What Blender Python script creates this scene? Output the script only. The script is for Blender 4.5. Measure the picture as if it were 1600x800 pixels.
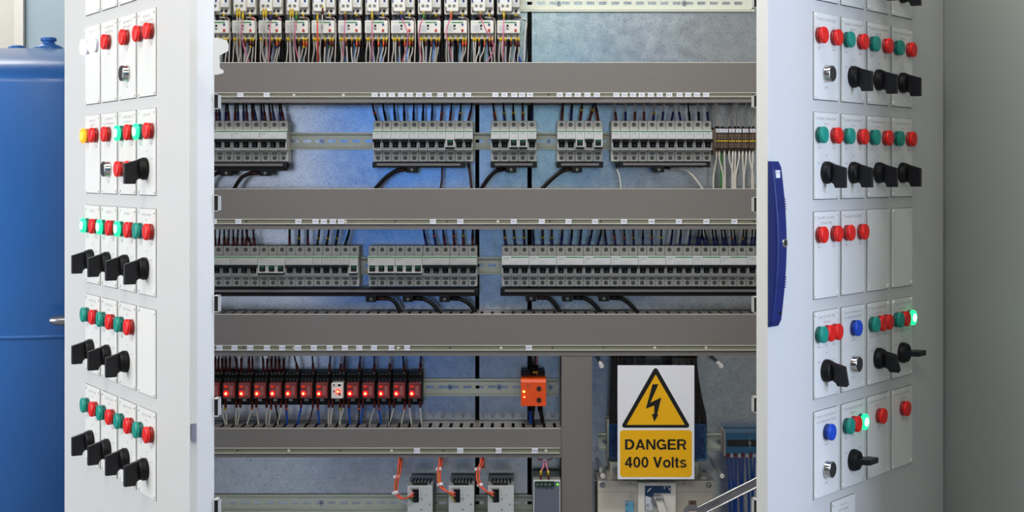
import bpy, bmesh, math, random
from mathutils import Vector, Matrix
R = random.Random(7)
PI = math.pi
for o in list(bpy.data.objects): bpy.data.objects.remove(o)
SC = bpy.context.scene
COL = SC.collection

# ------------------------------------------------------------------ camera, light, exposure
F = 2332.0; HZ = 272.0; CH = 1.5          # focal length in px (1600 wide), horizon row, eye height
cam = bpy.data.cameras.new('camera'); cam_o = bpy.data.objects.new('camera', cam); COL.objects.link(cam_o)
cam.sensor_width = 36; cam.lens = F / 1600 * 36
cam.shift_y = -(400 - HZ) / 1600.0
cam_o.location = (0, 0, CH); cam_o.rotation_euler = (PI/2, 0, 0)
cam.clip_start = 0.05; cam.clip_end = 50
SC.camera = cam_o
SC.view_settings.view_transform = 'Standard'; SC.view_settings.look = 'None'
SC.view_settings.gamma = 1; SC.view_settings.use_curve_mapping = False
SC.view_settings.exposure = 0.0
w = bpy.data.worlds.new('room air'); SC.world = w; w.use_nodes = True
w.node_tree.nodes['Background'].inputs[0].default_value = (.80, .86, 1, 1)
w.node_tree.nodes['Background'].inputs[1].default_value = 0.35

def area(name, loc, target, sx, sy, power, color):
    l = bpy.data.lights.new(name, 'AREA'); l.shape = 'RECTANGLE'; l.size = sx; l.size_y = sy
    l.energy = power; l.color = color
    o = bpy.data.objects.new(name, l); COL.objects.link(o); o.location = loc
    d = Vector(target) - Vector(loc); o.rotation_euler = d.to_track_quat('-Z', 'Y').to_euler()
    return o
WARM = (1, .985, .955); COOL = (.62, .72, 1)
area('window_daylight', (3.05, 1.25, 1.70), (-.2, 2.4, 1.45), 1.5, 1.5, 110, COOL)
area('left_window_daylight', (-3.05, 2.4, 1.60), (-.6, 2.5, 1.3), 1.7, 1.5, 42, (1, .965, .91))
area('left_lamp_light', (-1.70, 1.2, 2.78), (-1.0, 2.5, 1.3), 1.5, .35, 12, WARM)
area('middle_lamp_light', (-.10, 1.9, 2.84), (-.05, 2.75, 1.5), 1.2, .30, 21, WARM)
area('front_fill_light', (0, -.2, 2.80), (0, 2.9, 1.1), 1.5, .35, 11, WARM)  # added fill from the camera side, not a fitting of its own
area('rear_reflection_light', (0, -.4, 2.84), (-.2, -1.8, 1.2), 1.5, .35, 190, WARM)  # aimed and boosted to brighten the objects mirrored in the backplates
area('back_lamp_light', (-2.1, 4.6, 2.84), (-2.0, 5.2, 1.6), 1.2, .35, 12, WARM)

# ------------------------------------------------------------------ helpers
def lin(c):
    if isinstance(c, str): c = tuple(int(c[i:i+2], 16) for i in (0, 2, 4))
    out = []
    for v in c:
        v /= 255.0
        out.append(v/12.92 if v <= .04045 else ((v+.055)/1.055)**2.4)
    return tuple(out) + (1,)
def mat(name, c, rough=.5, metal=0, emit=None, es=0, spec=None, noise=None, bump=None, trans=0, coat=0):
    m = bpy.data.materials.new(name); m.use_nodes = True
    nt = m.node_tree; b = nt.nodes['Principled BSDF']
    b.inputs['Base Color'].default_value = lin(c)
    b.inputs['Roughness'].default_value = rough; b.inputs['Metallic'].default_value = metal
    if spec is not None: b.inputs['Specular IOR Level'].default_value = spec
    if emit: b.inputs['Emission Color'].default_value = lin(emit); b.inputs['Emission Strength'].default_value = es
    if trans: b.inputs['Transmission Weight'].default_value = trans
    if coat: b.inputs['Coat Weight'].default_value = coat; b.inputs['Coat Roughness'].default_value = .1
    if noise or bump:
        tc = nt.nodes.new('ShaderNodeTexCoord')
        n = nt.nodes.new('ShaderNodeTexNoise'); n.inputs['Scale'].default_value = (noise or bump)[0]; n.inputs['Detail'].default_value = 4
        nt.links.new(tc.outputs['Object'], n.inputs['Vector'])
        if noise:
            r = nt.nodes.new('ShaderNodeMixRGB'); r.blend_type = 'MULTIPLY'
            r.inputs[1].default_value = lin(c)
            cr = nt.nodes.new('ShaderNodeValToRGB')
            cr.color_ramp.elements[0].position = .35; cr.color_ramp.elements[1].position = .65
            a = 1 - noise[1]
            cr.color_ramp.elements[0].color = (a, a, a, 1); cr.color_ramp.elements[1].color = (1, 1, 1, 1)
            r.inputs[0].default_value = 1
            nt.links.new(n.outputs['Fac'], cr.inputs[0]); nt.links.new(cr.outputs[0], r.inputs[2])
            nt.links.new(r.outputs[0], b.inputs['Base Color'])
        if bump:
            bp = nt.nodes.new('ShaderNodeBump'); bp.inputs['Strength'].default_value = bump[1]; bp.inputs['Distance'].default_value = .001
            nt.links.new(n.outputs['Fac'], bp.inputs['Height']); nt.links.new(bp.outputs[0], b.inputs['Normal'])
    return m
def galvanised():
    m = bpy.data.materials.new('galvanised steel sheet'); m.use_nodes = True
    nt = m.node_tree; b = nt.nodes['Principled BSDF']
    b.inputs['Metallic'].default_value = .92
    tc = nt.nodes.new('ShaderNodeTexCoord')
    v = nt.nodes.new('ShaderNodeTexNoise'); v.inputs['Scale'].default_value = 330; v.inputs['Detail'].default_value = 3; v.inputs['Distortion'].default_value = 1.2
    n2 = nt.nodes.new('ShaderNodeTexNoise'); n2.inputs['Scale'].default_value = 45; n2.inputs['Detail'].default_value = 5
    for q in (v, n2): nt.links.new(tc.outputs['Object'], q.inputs['Vector'])
    cr = nt.nodes.new('ShaderNodeValToRGB')
    e = cr.color_ramp.elements; e[0].position = .30; e[0].color = lin((172, 182, 190)); e[1].position = .48; e[1].color = lin((230, 235, 240))
    nt.links.new(v.outputs['Fac'], cr.inputs[0])
    mx = nt.nodes.new('ShaderNodeMixRGB'); mx.blend_type = 'MULTIPLY'; mx.inputs[0].default_value = .5
    c2 = nt.nodes.new('ShaderNodeValToRGB'); c2.color_ramp.elements[0].position = .3; c2.color_ramp.elements[0].color = (.62, .64, .66, 1); c2.color_ramp.elements[1].position = .7
    nt.links.new(n2.outputs['Fac'], c2.inputs[0]); nt.links.new(cr.outputs[0], mx.inputs[1]); nt.links.new(c2.outputs[0], mx.inputs[2])
    nt.links.new(mx.outputs[0], b.inputs['Base Color'])
    rr = nt.nodes.new('ShaderNodeMapRange'); rr.inputs['To Min'].default_value = .14; rr.inputs['To Max'].default_value = .26
    nt.links.new(n2.outputs['Fac'], rr.inputs['Value']); nt.links.new(rr.outputs[0], b.inputs['Roughness'])
    bp = nt.nodes.new('ShaderNodeBump'); bp.inputs['Strength'].default_value = .18; bp.inputs['Distance'].default_value = .0004
    nt.links.new(v.outputs['Fac'], bp.inputs['Height']); nt.links.new(bp.outputs[0], b.inputs['Normal'])
    return m
def clear_sheet(name, tint, refl):
    m = bpy.data.materials.new(name); m.use_nodes = True; nt = m.node_tree
    nt.nodes.remove(nt.nodes['Principled BSDF'])
    out = nt.nodes['Material Output']
    t = nt.nodes.new('ShaderNodeBsdfTransparent'); t.inputs[0].default_value = tint
    g = nt.nodes.new('ShaderNodeBsdfGlossy'); g.inputs['Roughness'].default_value = .03
    fr = nt.nodes.new('ShaderNodeFresnel'); fr.inputs['IOR'].default_value = refl
    mx = nt.nodes.new('ShaderNodeMixShader')
    nt.links.new(fr.outputs[0], mx.inputs[0]); nt.links.new(t.outputs[0], mx.inputs[1]); nt.links.new(g.outputs[0], mx.inputs[2])
    nt.links.new(mx.outputs[0], out.inputs['Surface'])
    return m

M = dict(
 paint=mat('light grey powder coat', (214, 214, 208), .38, bump=(900, .08)),
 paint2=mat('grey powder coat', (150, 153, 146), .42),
 paint_in=mat('grey powder coat interior', (150, 152, 150), .5),
 dark_in=mat('dark cabinet back panel paint', (70, 72, 74), .6),
 plate=mat('white engraving laminate', (238, 238, 230), .35),
 plate_edge=mat('black laminate core', (22, 24, 26), .5),
 ink=mat('grey engraved lettering', (150, 150, 144), .6),
 inkdark=mat('dark printed lettering', (70, 74, 82), .6),
 duct=mat('grey cable duct plastic', (126, 121, 117), .42, noise=(300, .06)),
 duct_dark=mat('grey duct wall plastic', (108, 103, 99), .5),
 strip=mat('olive grey label carrier', (132, 132, 112), .45),
 lip=mat('pale label carrier rib', (222, 220, 206), .4),
 tag=mat('white marker tag plastic', (240, 242, 250), .4),
 bluetext=mat('blue marker printing', (60, 64, 120), .5),
 galv=galvanised(),
 rail=mat('zinc passivated steel', (226, 229, 212), .42, .2),
 slot=mat('dark opening', (18, 20, 22), .7),
 bolt=mat('bright zinc bolt', (190, 194, 198), .25, 1),
 mcb=mat('grey breaker plastic', (204, 203, 196), .42),
 mcbface=mat('pale breaker front plastic', (212, 214, 214), .35),
 mcbface2=mat('grey breaker front plastic', (186, 188, 184), .4),
 green=mat('green printed stripe', (0, 132, 66), .5),
 black=mat('black plastic', (9, 9, 10), .5, spec=.3),
 black2=mat('dark switch plastic', (18, 18, 22), .42, spec=.35),
 screw=mat('zinc terminal screw', (150, 150, 140), .35, .8),
 blackwire=mat('black wire insulation', (12, 10, 11), .42, spec=.3),
 brownwire=mat('brown wire insulation', (56, 24, 18), .4),
 greywire=mat('light grey wire insulation', (196, 190, 182), .4),
 whitewire=mat('white wire insulation', (216, 210, 198), .4),
 pinkwire=mat('pink wire insulation', (226, 130, 160), .4),
 redwire=mat('orange red wire insulation', (246, 92, 70), .4),
 bluewire=mat('blue wire insulation', (22, 80, 180), .4),
 gywire=mat('green wire insulation', (58, 130, 50), .4),
 ywire=mat('yellow wire insulation', (206, 190, 40), .4),
 sleeve=mat('dark red marker sleeve', (92, 20, 18), .45),
 bsleeve=mat('blue ferrule sleeve', (26, 30, 96), .4),
 ysleeve=mat('yellow marker band', (206, 174, 30), .45),
 osleeve=mat('orange marker sleeve', (206, 84, 40), .45),
 cream=mat('cream contactor plastic', (232, 230, 222), .38),
 red=mat('red plastic', (210, 44, 40), .35),
 blue=mat('blue plastic', (24, 52, 120), .35),
 brown=mat('brown terminal plastic', (124, 102, 88), .45),
 yellow=mat('yellow jumper plastic', (214, 180, 40), .4),
 lred=mat('red lamp lens', (236, 16, 8), .34),
 lredring=mat('dark red lamp body', (150, 34, 30), .3),
 lgreen=mat('green lamp lens', (0, 150, 130), .32),
 lgreenring=mat('dark green lamp body', (8, 96, 90), .3),
 lblue=mat('blue lamp lens', (8, 78, 205), .32),
 lbluering=mat('dark blue lamp body', (12, 50, 130), .3),
 litgreen=mat('lit green lamp lens', (20, 200, 120), .3, emit=(30, 255, 150), es=1.3),
 litgreen_core=mat('lit green lamp core', (200, 255, 220), .3, emit=(190, 255, 225), es=14),
 litwhite=mat('lit white lamp lens', (240, 240, 255), .3, emit=(235, 240, 255), es=6),
 whitering=mat('pale lamp body', (190, 192, 200), .3),
 litamber=mat('lit amber lamp lens', (250, 150, 10), .3, emit=(255, 150, 8), es=1.1),
 litamber_core=mat('lit amber lamp core', (255, 210, 60), .3, emit=(255, 205, 50), es=1.6),
 amberring=mat('amber lamp body', (200, 110, 20), .3),
 chrome=mat('chrome ring', (214, 214, 212), .14, 1),
 satin=mat('satin steel', (168, 166, 170), .3, .9),
 pbblack=mat('dark push button cap', (40, 40, 42), .3),
 handle=mat('blue moulded handle', (12, 32, 100), .45, spec=.3),
 relayred=mat('smoky red relay cover', (120, 52, 50), .2, coat=.3),
 relayflag=mat('orange relay flag', (216, 56, 24), .4, emit=(216, 40, 20), es=.3),  # slight emission added to the colour; the flag itself is no lamp
 led=mat('lit red indicator', (255, 20, 20), .3, emit=(255, 10, 14), es=4),
 ledcore=mat('lit red indicator core', (255, 160, 60), .3, emit=(255, 190, 70), es=14),
 ledy=mat('lit yellow indicator', (255, 220, 60), .3, emit=(255, 220, 70), es=9),
 ledg=mat('lit green indicator', (80, 255, 30), .3, emit=(90, 255, 20), es=2.6),
 orange=mat('orange device plastic', (238, 84, 22), .38),
 psu=mat('pale aluminium casing', (208, 212, 210), .4, .15),
 psutop=mat('perforated casing top', (160, 160, 152), .45, .2),
 psu2=mat('slate grey front', (104, 110, 124), .4),
 termgreen=mat('dark green terminal', (16, 52, 36), .4),
 signwhite=mat('white sign plastic', (244, 244, 250), .35),
 signyellow=mat('warning yellow print', (250, 186, 0), .4),
 signblack=mat('black sign print', (12, 12, 12), .45),
 iso=mat('warm grey isolator housing', (222, 212, 196), .45),
 isoplate=mat('cream handle plate', (226, 222, 212), .38),
 isoblue=mat('dark blue print', (16, 52, 92), .4),
 labelwhite=mat('silver label', (206, 208, 214), .3),
 teal=mat('light blue plastic', (96, 164, 196), .4),
 clearblue=clear_sheet('translucent blue cover', (.30, .72, .92, 1), 1.5),
 blueblock=mat('blue terminal block', (20, 124, 178), .3),
 clear=clear_sheet('clear safety shield', (.95, .96, .965, 1), 1.45),
 nylon=mat('white nylon post', (214, 210, 204), .4),
 tank=mat('blue tank paint', (52, 112, 186), .32, coat=.15, noise=(9, .06)),
 tankdust=mat('dusty blue tank top', (100, 128, 176), .6, noise=(14, .25)),
 wallp=mat('off white wall paint', (206, 204, 192), .7, noise=(5, .04)),
 walltrim=mat('cream wall trim', (222, 218, 206), .6),
 wallblue=mat('pale blue grey panel', (160, 178, 184), .6),
 floorm=mat('grey concrete floor', (120, 120, 118), .5, noise=(4, .15)),
 ceilm=mat('white ceiling', (216, 216, 212), .8),
 ceild=mat('grey concrete ceiling', (120, 120, 120), .8),
 walld=mat('grey block wall', (128, 130, 132), .8),
 copper=mat('dark pipe paint', (60, 50, 46), .5),
 gpipe=mat('lime green pipe paint', (96, 160, 44), .4),
 lampglow=mat('lamp diffuser', (250, 250, 245), .5, emit=(255, 250, 240), es=5),
 window=mat('bright window pane', (200, 215, 255), .3, emit=(190, 212, 255), es=2.2),
)

_tc = {}
def text_geo(s, bold=0):
    k = (s, bold)
    if k in _tc: return _tc[k]
    c = bpy.data.curves.new('lettering', 'FONT'); c.body = s; c.size = 1; c.resolution_u = 3 if len(s) > 0 and bold else 1
    c.align_x = 'LEFT'; c.offset = bold
    o = bpy.data.objects.new('lettering', c); COL.objects.link(o)
    dg = bpy.context.evaluated_depsgraph_get(); me = bpy.data.meshes.new_from_object(o.evaluated_get(dg))
    vs = [(v.co.x, v.co.y) for v in me.vertices]; fs = [tuple(p.vertices) for p in me.polygons]
    bpy.data.objects.remove(o); bpy.data.curves.remove(c); bpy.data.meshes.remove(me)
    xs = [a for a, b in vs] or [0]; ys = [b for a, b in vs] or [0]
    x0, x1, y0, y1 = min(xs), max(xs), min(ys), max(ys)
    vs = [((a-x0)/max(1e-6, x1-x0), (b-y0)/max(1e-6, y1-y0)) for a, b in vs]
    _tc[k] = (vs, fs, (x1-x0)/max(1e-6, y1-y0)); return _tc[k]
_bx = {}
class MB:
    def __init__(s): s.v = []; s.f = []; s.mi = []; s.sm = []; s.mats = []; s.T = None
    def _m(s, m):
        m = M[m] if isinstance(m, str) else m
        if m not in s.mats: s.mats.append(m)
        return s.mats.index(m)
    def add(s, vs, fs, m, smooth=False):
        n = len(s.v); i = s._m(m)
        if s.T is not None: vs = [tuple(s.T @ Vector(p)) for p in vs]
        s.v += [tuple(p) for p in vs]; s.f += [tuple(a+n for a in f) for f in fs]
        s.mi += [i]*len(fs); s.sm += ([smooth]*len(fs) if isinstance(smooth, bool) else smooth)
        return s
    def box(s, x0, x1, y0, y1, z0, z1, m, bev=0, seg=2):
        if bev <= 0:
            vs = [(x, y, z) for x in (x0, x1) for y in (y0, y1) for z in (z0, z1)]
            return s.add(vs, [(0, 1, 3, 2), (4, 6, 7, 5), (0, 4, 5, 1), (2, 3, 7, 6), (0, 2, 6, 4), (1, 5, 7, 3)], m)
        dx, dy, dz = x1-x0, y1-y0, z1-z0
        k = (round(dx, 6), round(dy, 6), round(dz, 6), bev, seg)
        if k not in _bx:
            bm = bmesh.new(); bmesh.ops.create_cube(bm, size=1)
            for v in bm.verts: v.co = Vector((v.co.x*dx, v.co.y*dy, v.co.z*dz))
            bmesh.ops.bevel(bm, geom=bm.edges[:], offset=min(bev, dx*.45, dy*.45, dz*.45), segments=seg, affect='EDGES', profile=.5)
            bm.verts.index_update()
            _bx[k] = ([tuple(v.co) for v in bm.verts], [tuple(v.index for v in f.verts) for f in bm.faces]); bm.free()
        vs, fs = _bx[k]; cx, cy, cz = (x0+x1)/2, (y0+y1)/2, (z0+z1)/2
        return s.add([(a+cx, b+cy, c+cz) for a, b, c in vs], fs, m)
    def cyl(s, p, q, r, m, n=14, r2=None, cap=True):
        p = Vector(p); q = Vector(q); r2 = r if r2 is None else r2
        d = (q-p).normalized(); a = d.orthogonal().normalized(); b = d.cross(a)
        vs = []; fs = []; sm = []
        for c, rr in ((p, r), (q, r2)):
            for k in range(n):
                t = 2*PI*k/n; vs.append(tuple(c + a*math.cos(t)*rr + b*math.sin(t)*rr))
        for k in range(n): fs.append((k, (k+1) % n, n+(k+1) % n, n+k)); sm.append(True)
        if cap: fs += [tuple(range(n))[::-1], tuple(range(n, 2*n))]; sm += [False, False]
        return s.add(vs, fs, m, sm)
    def lathe(s, p, axis, prof, m, n=24):
        # prof: (distance along axis, radius)
        p = Vector(p); d = Vector(axis).normalized(); a = d.orthogonal().normalized(); b = d.cross(a)
        vs = []; fs = []
        for h, r in prof:
            for k in range(n):
                t = 2*PI*k/n; vs.append(tuple(p + d*h + a*math.cos(t)*r + b*math.sin(t)*r))
        for j in range(len(prof)-1):
            for k in range(n): fs.append((j*n+k, j*n+(k+1) % n, (j+1)*n+(k+1) % n, (j+1)*n+k))
        sm = [True]*len(fs)
        fs += [tuple(range(n))[::-1], tuple(range((len(prof)-1)*n, len(prof)*n))]; sm += [False, False]
        return s.add(vs, fs, m, sm)
    def tube(s, pts, r, m, n=7, smooth=4):
        P = [Vector(p) for p in pts]
        if smooth and len(P) > 2:
            Q = []; E = [P[0]*2-P[1]] + P + [P[-1]*2-P[-2]]
            for i in range(1, len(E)-2):
                for k in range(smooth):
                    t = k/smooth; a, b, c, d = E[i-1], E[i], E[i+1], E[i+2]
                    Q.append(.5*((2*b) + (c-a)*t + (2*a-5*b+4*c-d)*t*t + (3*b-3*c+d-a)*t**3))
            Q.append(P[-1]); P = Q
        vs = []; fs = []; sm = []; up = None
        for i, p in enumerate(P):
            d = (P[min(i+1, len(P)-1)] - P[max(i-1, 0)]).normalized()
            if up is None: up = d.orthogonal().normalized()
            up = (up - d*up.dot(d)).normalized(); b = d.cross(up)
            for k in range(n):
                t = 2*PI*k/n; vs.append(tuple(p + up*math.cos(t)*r + b*math.sin(t)*r))
        for i in range(len(P)-1):
            for k in range(n): fs.append((i*n+k, i*n+(k+1) % n, (i+1)*n+(k+1) % n, (i+1)*n+k)); sm.append(True)
        fs += [tuple(range(n))[::-1], tuple(range((len(P)-1)*n, len(P)*n))]; sm += [False, False]
        return s.add(vs, fs, m, sm)
    def prism(s, poly, a0, a1, m, ax='y'):
        # poly in the two other axes, extruded from a0 to a1 along ax
        def mk(u, v, a): return {'y': (u, a, v), 'z': (u, v, a), 'x': (a, u, v)}[ax]
        n = len(poly)
        vs = [mk(u, v, a0) for u, v in poly] + [mk(u, v, a1) for u, v in poly]
        fs = [tuple(range(n)), tuple(range(n, 2*n))[::-1]] + [(k, n+k, n+(k+1) % n, (k+1) % n) for k in range(n)]
        return s.add(vs, fs, m)
    def text(s, t, cx, y, cz, h, m, wd=None, bold=0):
        # lettering standing in the xz plane, facing -y, centred on (cx, cz)
        vs, fs, asp = text_geo(t, bold)
        wd = wd or h*asp
        return s.add([(cx - wd/2 + a*wd, y, cz - h/2 + b*h) for a, b in vs], fs, m)
    def mesh(s, name='mesh'):
        me = bpy.data.meshes.new(name); me.from_pydata(s.v, [], s.f)
        for m in s.mats: me.materials.append(m)
        me.polygons.foreach_set('material_index', s.mi); me.polygons.foreach_set('use_smooth', s.sm)
        bm = bmesh.new(); bm.from_mesh(me); bmesh.ops.recalc_face_normals(bm, faces=bm.faces[:]) if len(s.f) < 20000 else None
        bm.to_mesh(me); bm.free(); me.update(); return me
def setp(o, label=None, cat=None, group=None, kind=None):
    if label: o['label'] = label
    if cat: o['category'] = cat
    if group: o['group'] = group
    if kind: o['kind'] = kind
    return o
def obj(name, mb, parent=None, loc=(0, 0, 0), label=None, cat=None, group=None, kind=None):
    me = mb.mesh(name) if isinstance(mb, MB) else mb
    o = bpy.data.objects.new(name, me); COL.objects.link(o); o.location = loc
    if parent: o.parent = parent
    return setp(o, label, cat, group, kind)
def thing(name, label, cat, loc=(0, 0, 0), rz=0, group=None):
    o = bpy.data.objects.new(name, None); COL.objects.link(o); o.location = loc; o.rotation_euler = (0, 0, rz)
    o.empty_display_size = .02
    return setp(o, label, cat, group)
def X(px, Y): return (px-800)/F*Y
def Z(py, Y): return CH-(py-HZ)/F*Y
def P(px, py, Y): return Vector((X(px, Y), Y, Z(py, Y)))
ORD = ['first', 'second', 'third', 'fourth', 'fifth', 'sixth', 'seventh', 'eighth', 'ninth', 'tenth', 'eleventh', 'twelfth',
       'thirteenth', 'fourteenth', 'fifteenth', 'sixteenth', 'seventeenth', 'eighteenth', 'nineteenth', 'twentieth', 'twenty-first',
       'twenty-second', 'twenty-third', 'twenty-fourth', 'twenty-fifth', 'twenty-sixth', 'twenty-seventh', 'twenty-eighth', 'twenty-ninth', 'thirtieth', 'thirty-first', 'thirty-second']

# ------------------------------------------------------------------ the room
BP = 3.03                                   # face of the galvanised backplates
def sbox(name, *a, **k): return obj(name, MB().box(*a, **k), kind='structure')
sbox('floor', -3.2, 3.2, -3.2, 5.4, -.1, 0, 'floorm')
sbox('ceiling', -3.2, 3.2, -3.2, 5.4, 3.0, 3.1, 'ceild')
sbox('wall_back', -3.2, 3.2, 5.2, 5.3, 0, 3.0, 'wallp')
wl = MB().box(-3.2, -3.1, -3.1, 1.5, 0, 3.0, 'walld').box(-3.2, -3.1, 3.3, 5.2, 0, 3.0, 'walld').box(-3.2, -3.1, 1.5, 3.3, 0, .85, 'walld').box(-3.2, -3.1, 1.5, 3.3, 2.35, 3.0, 'walld')
obj('wall_left', wl, kind='structure')
obj('window_2', MB().box(-3.17, -3.16, 1.5, 3.3, .85, 2.35, 'window').box(-3.18, -3.1, 2.37, 2.43, .85, 2.35, 'walltrim'), kind='structure')
sbox('wall_front', -3.1, 3.2, -3.2, -3.1, 0, 3.0, 'walld')
wr = MB().box(3.1, 3.2, -3.1, 5.2, 0, .95, 'walld').box(3.1, 3.2, -3.1, 5.2, 2.55, 3.0, 'walld')
wr.box(3.1, 3.2, -3.1, .45, .95, 2.55, 'walld').box(3.1, 3.2, 2.05, 5.2, .95, 2.55, 'walld')
obj('wall_right', wr, kind='structure')
wf = obj('window_1', MB().box(3.16, 3.17, .5, 2.0, 1.0, 2.5, 'window'), kind='structure')
fr = MB()
for y in (.45, 1.22, 2.0): fr.box(3.1, 3.18, y, y+.05, .95, 2.55, 'walltrim')
for z in (.95, 2.5): fr.box(3.1, 3.18, .45, 2.05, z, z+.05, 'walltrim')
obj('window_frame', fr, wf)
Y = 5.19
sbox('trim_1', X(25, Y), X(26.3, Y), Y, Y+.01, 0, 3.0, 'copper')
sbox('trim_2', X(26.3, Y), X(40.5, Y), Y-.03, Y+.01, 0, 3.0, 'walltrim')
sbox('trim_3', X(40.5, Y), X(42, Y), Y-.005, Y+.01, 0, 3.0, 'copper')
sbox('trim_4', X(42, Y), -.9, Y-.01, Y+.01, 0, 3.0, 'wallblue')
# lamps, and objects added behind the photographer to colour the backplate reflections
def ceiling_lamp(x, y, label):
    t = thing('ceiling_light', label, 'ceiling light', (x, y, 2.86))
    obj('frame', MB().box(-.78, .78, -.20, .20, .03, .14, 'ceilm', .01), t)
    obj('diffuser', MB().box(-.75, .75, -.17, .17, .018, .03, 'lampglow'), t)
ceiling_lamp(-.10, 1.9, 'long white ceiling light above the space before the control cabinet')
ceiling_lamp(0, -.4, 'long white ceiling light at the rear of the plant room')
ceiling_lamp(-2.1, 4.6, 'long white ceiling light above the blue tank beside the cabinet')
ceiling_lamp(-1.70, 1.2, 'long white ceiling light on the left of the plant room')

def tank(cx, cy, r, top, label, seams, extra=False):
    t = thing('pressure_tank', label, 'tank', (cx, cy, 0))
    sh = .118
    prof = [(.12, r*.55), (.14, r*.8), (.20, r), (top-sh, r)]
    dome = [(top-sh + sh*(1-math.sin(q/30*PI/2)**2.4)**.5, r*math.sin(q/30*PI/2)) for q in range(30, -1, -1)]
    dome[-1] = (top, .001)
    obj('shell', MB().lathe((0, 0, 0), (0, 0, 1), prof + [(top-sh-.06, r), (top-sh-.02, r)][:0] + dome[1:], 'tank', 96), t)
    for z in seams:
        mb = MB(); mb.lathe((0, 0, z), (0, 0, 1), [(-.006, r-.002), (-.004, r+.004), (.004, r+.004), (.006, r-.002)], 'tank', 72); obj('weld_seam', mb, t)
    for k in range(3):
        a = 2*PI*k/3+.4; x, y = r*.7*math.cos(a), r*.7*math.sin(a)
        obj('leg', MB().cyl((x, y, 0), (x, y, .22), .04, 'tank', 16).cyl((x, y, 0), (x, y, .012), .08, 'tank', 20), t)
    return t
TY = 4.2; TX = X(78, TY); TT = Z(68, 3.92)
tk = tank(TX, TY, .55, TT, 'tall blue pressure tank standing left of the open control cabinet', (Z(527, 3.66),))
def nozzle(px, big):
    x = X(px, 4.0)-TX; zt = TT-.012; y = 4.0-TY
    mb = MB()
    if big: mb.lathe((x, y, zt), (0, 0, 1), [(0, .044), (.010, .036), (.018, .018), (.024, .015), (.025, .021), (.033, .021), (.035, .017)], 'tank', 24)
    else: mb.lathe((x, y, zt), (0, 0, 1), [(0, .026), (.011, .022), (.014, .012)], 'tank', 24)
    obj('nozzle', mb, tk)
nozzle(76, True); nozzle(26.5, False)
yl = 3.62
lv = MB().lathe((X(76.5, yl)-TX, yl-TY, Z(501, yl)), (1, 0, 0), [(0, .002), (.004, .007), (.012, .010), (.03, .013), (.05, .012), (.09, .010)], 'satin', 18)
lv.cyl((X(76.5, yl)-TX+.085, yl-TY, Z(501, yl)), (X(76.5, yl)-TX+.085, .55*-.85, Z(501, yl)), .008, 'satin')
obj('valve_lever', lv, tk, label='polished steel lever')
tank(-.62, -1.6, .36, 2.2, 'blue tank added behind the photographer for its reflection', (1.0,))  # unseen tank added so the backplates mirror blue
tank(.33, -1.9, .10, 2.45, 'slim blue vessel added behind the photographer for its reflection', (1.0,))  # unseen, added for a narrow blue streak in the backplates
setp(obj('mirrored_pipe', MB().cyl((.17, -1.5, 0), (.17, -1.5, 3), .035, 'gpipe', 24)), 'lime green pipe added behind the photographer for its reflection', 'pipe')  # added for the green streak mirrored in the steel
rk = MB().box(.75, 2.2, -2.3, -1.7, 0, 2.3, 'black2', .02).box(.80, 1.45, -1.7, -1.69, .1, 2.2, 'dark_in').box(1.5, 2.15, -1.7, -1.69, .1, 2.2, 'dark_in')
setp(obj('mirrored_cupboard', rk), 'dark cupboard added behind the photographer for a dark reflection', 'cupboard')  # unseen dark mass added to darken the right-hand reflections

# ------------------------------------------------------------------ the control cabinet
RD_O = Vector((.3947, 2.301)); RD_A = math.atan2(.793, .61); RD_L = .713     # right door: near edge, swing, width
LD_O = Vector((-.868, 2.892)); LD_A = math.atan2(-.851, .524); LD_L = .749   # left door: hinge edge, swing, width
cab = thing('control_cabinet', 'large light grey electrical control cabinet with both doors standing open', 'cabinet', (0, 2.9, 0))
CY = -2.9
cb = MB()
cb.box(-.868, -.863, 2.905+CY, 3.18+CY, .1, 2.05, 'paint', .003); cb.box(.832, .838, 2.905+CY, 3.18+CY, .1, 2.05, 'paint')
cb.box(-.863, .832, 3.17+CY, 3.18+CY, .1, 2.05, 'dark_in'); cb.box(-.868, .838, 2.905+CY, 3.18+CY, 2.05, 2.08, 'paint')
cb.box(-.868, .838, 2.905+CY, 3.18+CY, .07, .1, 'paint')
obj('carcass', cb, cab)
obj('plinth', MB().box(-.86, .83, 2.93+CY, 3.17+CY, 0, .07, 'black2'), cab)
# galvanised backplates with folded edges
def backplate(x0, x1):
    mb = MB().box(x0, x1, BP+CY, BP+.0025+CY, .14, 2.02, 'galv')
    mb.box(x0, x0+.0025, BP+CY+.0025, BP+.02+CY, .14, 2.02, 'galv').box(x1-.0025, x1, BP+CY+.0025, BP+.02+CY, .14, 2.02, 'galv')
    obj('backplate', mb, cab)
backplate(-.862, X(742.5, BP)); backplate(X(749, BP), X(824, BP)); backplate(X(831, BP), .828)

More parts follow.
